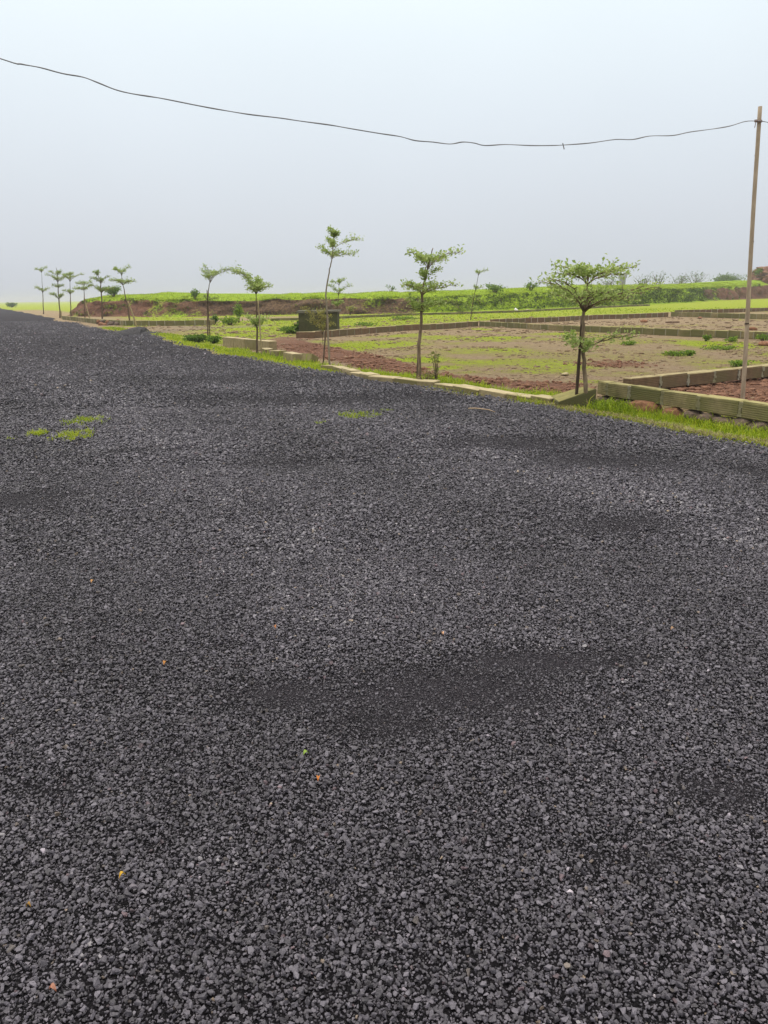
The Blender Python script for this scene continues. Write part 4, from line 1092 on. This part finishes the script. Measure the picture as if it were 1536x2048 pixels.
clump('larger yellow green grass patch on the road at the left, lower of the two', 142, 876, 44, 13, 1900, .075, .006, (.25, 1.0), 'grass_patch', g_)
clump('long green grass patch on the road at the left, upper of the two', 168, 845, 52, 9, 1900, .075, .006, (.1, .85), 'grass_patch', g_)
clump('small grass tuft on the road left of the yellow green patch', 75, 871, 18, 6, 900, .07, .006, (.3, .9), 'grass_patch', g_)
clump('tiny faint grass tuft on the road near the left picture edge', 26, 880, 10, 3, 160, .04, .006, (.2, .7), 'grass_patch', g_)
clump('green grass patch in the middle of the road', 718, 832, 46, 8, 1500, .07, .006, (.1, .85), 'grass_patch', g_)
clump('small grass tuft on the road left of the middle patch', 641, 848, 12, 3, 200, .04, .006, (.2, .7), 'grass_patch', g_)
clump('small grass tuft on the road just right of the middle patch', 774, 823, 14, 3, 200, .045, .006, (.2, .7), 'grass_patch', g_)

# ------------------------------------------------------------------ clods of dug red earth
def clods():
    mb = MB(); ico = bmesh.new(); bmesh.ops.create_icosphere(ico, subdivisions=1, radius=1)
    IV = np.array([tuple(v.co) for v in ico.verts]); IT = np.array([[v.index for v in f.verts] for f in ico.faces]); ico.free()
    n = 60000
    R_ = 8 * (26 / 8) ** rng.uniform(0, 1, n); th = rng.uniform(-.2, .55, n); X = np.sin(th) * R_; Y = np.cos(th) * R_
    g, r, t_ = ground_masks(X, Y); dxe = X - edge_x(Y)
    kp = (r > rng.uniform(.35, 1.0, n)) & (dxe > .8); X, Y = X[kp], Y[kp]; m = min(len(X), 9000); X, Y = X[:m], Y[:m]
    s = rng.lognormal(-4.0, .55, m); s = np.clip(s, .008, .07)
    Vv = IV[None] * (s[:, None] * rng.uniform(.7, 1.2, (m, len(IV))))[..., None] * np.array([1.2, 1, .7])
    Vv += np.stack([X, Y, gz_at(X, Y) + s * .2 + .01], 1)[:, None, :]
    T = (IT[None] + (np.arange(m) * len(IV))[:, None, None]).reshape(-1, 3)
    print('clods', m)
    return Vv.reshape(-1, 3), T
Vv, T = clods()
solo('soil_clods', Vv, T, M_CLOD, 'crumbly lumps of dug red earth behind the kerb and inside the right plot', 'soil', kind='stuff')

def crumbs():
    ico = bmesh.new(); bmesh.ops.create_icosphere(ico, subdivisions=1, radius=1)
    IV = np.array([tuple(v.co) for v in ico.verts]); IT = np.array([[v.index for v in f.verts] for f in ico.faces]); ico.free()
    n = 30000
    R_ = 10 * (55 / 10) ** rng.uniform(0, 1, n); th = rng.uniform(-.3, .55, n); X = np.sin(th) * R_; Y = np.cos(th) * R_
    kp = (X > edge_x(Y) + 1.2) & (fbm(X, Y, 1.1, 121) > rng.uniform(.35, .75, n)); X, Y = X[kp][:7000], Y[kp][:7000]; m = len(X)
    s = np.clip(rng.lognormal(-4.2, .5, m), .008, .05) * np.clip(Y / 16, .8, 2.2)
    Vv = IV[None] * (s[:, None] * rng.uniform(.6, 1.3, (m, len(IV))))[..., None] * np.array([1.5, 1, .6])
    Vv += np.stack([X, Y, gz_at(X, Y) + s * .15], 1)[:, None, :]
    return Vv.reshape(-1, 3), (IT[None] + (np.arange(m) * len(IV))[:, None, None]).reshape(-1, 3)
Vv, T = crumbs()
M_CRUMB = rocky('soil_crumb', (0.10, 0.065, 0.034), (0.32, 0.225, 0.13), 9)
solo('soil_crumbs', Vv, T, M_CRUMB, 'small crumbs of brown soil scattered over the bare plots', 'soil', kind='stuff')

# ------------------------------------------------------------------ rubble and small things
gp = at(262, 668)
bm = bmesh.new(); bmesh.ops.create_grid(bm, x_segments=60, y_segments=24, size=1)
for v in bm.verts:
    x, y = v.co.x, v.co.y
    hgt = max(0, 1 - x * x) * max(0, 1 - y * y) * (.55 + .7 * float(fbm(np.array([x]), np.array([y]), .5, 4)[0])) * .36 * (1 if x < .3 else .55)
    v.co = Vector((x * 1.25 + .3, y * 1.0, hgt - .03 + (float(noise(np.array([x]), np.array([y]), .06, 3)[0]) - .5) * .05))
me = bpy.data.meshes.new('chippings_heap'); bm.to_mesh(me); bm.free(); me.materials.append(M_BLACKSTONE)
o = bpy.data.objects.new('chippings_heap', me); COL.objects.link(o); o.location = gp; tag(o, 'low black heap of chippings at the end of the side track', 'heap')
for i in range(16):
    px = 196 + i * 3.5 + random.uniform(-2, 2); py = 649 + random.uniform(-1.5, 2)
    q = at(px, py); s = random.uniform(.13, .24)
    rock('rubble_stone', 'reddish brown stone in the rubble heap under the far roadside trees', q + Vector((0, 0, s * .3 + (.14 if i % 3 == 0 else 0))), s, s * .9, s * .75, M_DARKROCK if i % 2 else M_REDROCK, 200 + i, 'stone', 'rubble under the far trees', random.uniform(0, 3))
for i, (px, py, s, m_, lb) in enumerate(((1055, 623, .30, M_KERB, 'pale rounded stone at the foot of the bank beside the white pipe'), (1287, 645, .22, M_REDROCK, 'brown stone on the bare soil left of the plank'), (1400, 637, .16, M_REDROCK, 'small stone in front of the farthest olive wall'),
        (1530, 692, .22, M_REDROCK, 'red stone at the right picture edge in the large plot'), (1130, 751, .09, M_KERB, 'flat pale stone on the moss left of the nearest tree'), (1504, 661, .2, M_REDROCK, 'stone right of the pole in the plot behind'))):
    rock('stone', lb, at(px, py) + Vector((0, 0, s * .25)), s, s * .8, s * .45, m_, 300 + i, 'stone', None, random.uniform(0, 3))
# white pipe and plank
a_ = at(1037, 625); mb = MB(); mb.tube([a_ + Vector((0, 0, .05)), a_ + Vector((-.25, .3, .30))], [.1, .1], 10); Vv, Ff, A = mb.get()
solo('plastic_pipe', Vv, Ff, M_WHITE, 'short white pipe lying at the foot of the bank', 'pipe', origin=tuple(a_), smooth=True)
a_ = at(1333, 646); b_ = at(1369, 646.5); mb = MB(); mb.add(*boxv(a_.x, b_.x, a_.y, a_.y + .16, .0, .07)); Vv, Ff, A = mb.get()
solo('plank', Vv, Ff, M_PLANK, 'brown plank lying on bare soil in front of the farthest olive wall', 'plank', origin=tuple(a_))
a_ = at(937, 817, .03); b_ = at(965, 818, .03); c_ = at(990, 824, .03); mb = MB()
mb.tube([a_, a_.lerp(b_, .5) + Vector((0, 0, .006)), b_, b_.lerp(c_, .5) + Vector((0, 0, .01)), c_], [.010, .010, .009, .006, .004], 6); Vv, Ff, A = mb.get()
solo('dry_twig', Vv, Ff, M_TWIG, 'dry pinkish twig lying on the road near the verge', 'twig', origin=tuple(a_), smooth=True)

def fallen(label, px, py, size, colr, seed):
    r_ = random.Random(seed); c = at(px, py, .03); k_ = NB('fallen_leaf_%d' % seed); k_.col(colr); k_.rough(.6)
    th = r_.uniform(0, 6.28); d = Vector((math.cos(th), math.sin(th), 0)); s = Vector((-d.y, d.x, 0))
    V_ = []
    for t in np.linspace(0, 1, 5):
        w = math.sin(math.pi * (.08 + .88 * t)) * size * .32; z_ = .012 * math.sin(t * 3) + .004
        q = c + d * ((t - .5) * size)
        V_ += [tuple(q - s * w + Vector((0, 0, z_ + .006))), tuple(q + Vector((0, 0, z_))), tuple(q + s * w + Vector((0, 0, z_ + .005)))]
    Q_ = []
    for i in range(4):
        for j_ in range(2): Q_.append((i * 3 + j_, i * 3 + j_ + 1, (i + 1) * 3 + j_ + 1, (i + 1) * 3 + j_))
    solo('fallen_leaf', V_, np.array(Q_), k_.m, label, 'leaf', 'leaves fallen on the gravel', origin=tuple(c))
fallen('bright yellow leaf on the gravel in the lower left', 245, 1757, .017, (.62, .38, .03), 1)
fallen('brownish yellow leaf at the lower left picture edge', 58, 1818, .014, (.35, .20, .04), 2)
fallen('orange leaf on the gravel below the dark patch', 637, 1562, .018, (.55, .20, .04), 3)
fallen('small orange leaf on the gravel left of the dark patch', 330, 1330, .022, (.45, .20, .04), 4)
fallen('green leaf sprig on the gravel below the dark patch', 612, 1512, .022, (.25, .36, .05), 5)
fallen('pale orange leaf on the gravel above the dark patch', 885, 1271, .020, (.65, .38, .20), 6)
fallen('orange brown leaf on the gravel left of centre', 550, 1258, .020, (.40, .16, .05), 7)
fallen('orange leaf on the gravel near the left picture edge', 185, 1166, .024, (.50, .26, .08), 8)
fallen('pinkish leaf near the bottom left corner', 106, 1985, .018, (.42, .20, .13), 9)
fallen('pale tan leaf on the gravel right of centre', 1345, 1262, .024, (.36, .22, .12), 10)

# ------------------------------------------------------------------ pole and overhead wire
pb = at(1487, 803, .10); PY = pb.y
pole = thing('wooden_pole', 'tall thin weathered wooden pole standing in the red plot', 'pole', (pb.x, PY, .1))
top = at_y(1519.5, 213, PY)
kn = []; N_ = 24
for i in range(N_ + 1):
    t = i / N_; q = Vector((pb.x, PY, -.2)).lerp(top, t); kn.append(q + Vector((math.sin(t * 7) * .006, math.sin(t * 5 + 1) * .006, 0)))
mb = MB(); mb.tube(kn, [.028 - .005 * i / N_ for i in range(N_ + 1)], 10); Vv, Ff, A = mb.get()
part('shaft', Vv, Ff, M_POLE, pole, smooth=True)
for f_ in (.60, .86, .34):
    q = Vector((pb.x, PY, -.2)).lerp(top, f_); d = (top - kn[0]).normalized()
    mb = MB(); mb.tube([q - d * .008, q + d * .008], [0.028 - .005 * f_ + .0013] * 2, 10); Vv, Ff, A = mb.get(); part('node_ring', Vv, Ff, M_STAKE, pole)
tie_p = at_y(1516.5, 242, PY)
mb = MB()
for j_ in range(3):
    ring = [tie_p + Vector((math.cos(u) * .042, math.sin(u) * .042, (j_ - 1) * .009 + .012 * math.sin(u))) for u in np.linspace(0, 6.4, 14)]
    mb.tube(ring, .004, 4)
mb.tube([tie_p + Vector((-.04, -.03, 0)), tie_p + Vector((-.05, -.035, -.08))], .004, 4)
Vv, Ff, A = mb.get(); part('wire_tie', Vv, Ff, M_TIE, pole)

wire_px = [(0, 117), (42, 128), (80, 135), (125, 147), (165, 154), (195, 165), (230, 179), (262, 187), (300, 193), (330, 198), (400, 212), (450, 221), (500, 229), (560, 236), (600, 242), (660, 250), (700, 257), (760, 267), (800, 273), (830, 281), (865, 284), (900, 288),
           (925, 284), (948, 286), (970, 291), (1010, 289), (1060, 291), (1100, 291), (1127, 290), (1180, 286), (1230, 279), (1265, 279), (1300, 272), (1345, 271), (1380, 264), (1425, 258), (1460, 252), (1490, 243), (1512, 242)]
Aw = at_y(0, 117, 8.2); Bw = tie_p + Vector((0, -.045, 0))
nrm_w = Vector((-(Bw.y - Aw.y), Bw.x - Aw.x, 0)).normalized()
def on_wire(px, py):
    d = ray(px, py); o_ = Vector((0, 0, H)); t = (Bw - o_).dot(nrm_w) / d.dot(nrm_w); return o_ + d * t
wp = [on_wire(x, y) for x, y in wire_px]
ext = [wp[0] + (wp[0] - wp[2]) * k_ * 4 + Vector((0, 0, .12 * k_)) for k_ in (4, 3, 2, 1)]
ext = [wp[0] + (Aw - Bw).normalized() * (1.2 * k_) + Vector((0, 0, .30 * k_ + .02 * k_ * k_)) for k_ in (4, 3, 2, 1)]
left_end = ext[0]
right = [Bw + Vector((.10 * k_, -.02 * k_, -.035 * k_ + .0006 * k_ * k_)) for k_ in (.6, 1.5, 5, 12, 20, 28)]
path = bez(ext + wp + right, 4)
mb = MB(); mb.tube(path, [.0062 - .0017 * i / len(path) + .0014 * math.sin(i * .9) * math.sin(i * .23) for i in range(len(path))], 6); Vv, Ff, A = mb.get()
wo = solo('overhead_wire', Vv, Ff, M_CABLE, 'thin dark overhead wire sagging across the sky to the pole', 'wire', origin=tuple(Bw), smooth=True)
kb = on_wire(1127, 290); mb = MB(); mb.tube([kb + Vector((-.01, 0, .02)), kb + Vector((.01, 0, -.045))], .006, 5); Vv, Ff, A = mb.get()
part('wire_end', Vv, Ff, M_CABLE, wo)

# ------------------------------------------------------------------ mist
hz = bpy.data.meshes.new('haze'); bm = bmesh.new(); bmesh.ops.create_cube(bm, size=1); bm.to_mesh(hz); bm.free()
ho = bpy.data.objects.new('haze', hz); COL.objects.link(ho)
RM = float(RR[-1]) * 1.05
TOP = 9.0
ho.scale = (2 * RM, 2 * RM, TOP + 1.2); ho.location = (0, 0, (TOP - 1.2) / 2)
tag(ho, 'thin white mist lying over the whole place', 'mist', kind='stuff')
hm = bpy.data.materials.new('mist'); hm.use_nodes = True; hm.node_tree.nodes.clear()
ho_ = hm.node_tree.nodes.new('ShaderNodeOutputMaterial'); pv = hm.node_tree.nodes.new('ShaderNodeVolumePrincipled')
pv.inputs['Color'].default_value = (0.73, 0.725, 0.79, 1); pv.inputs['Density'].default_value = 0.0008; pv.inputs['Anisotropy'].default_value = 0.2
hm.node_tree.links.new(pv.outputs[0], ho_.inputs['Volume']); hz.materials.append(hm)
print('ground radius', RR[-1])
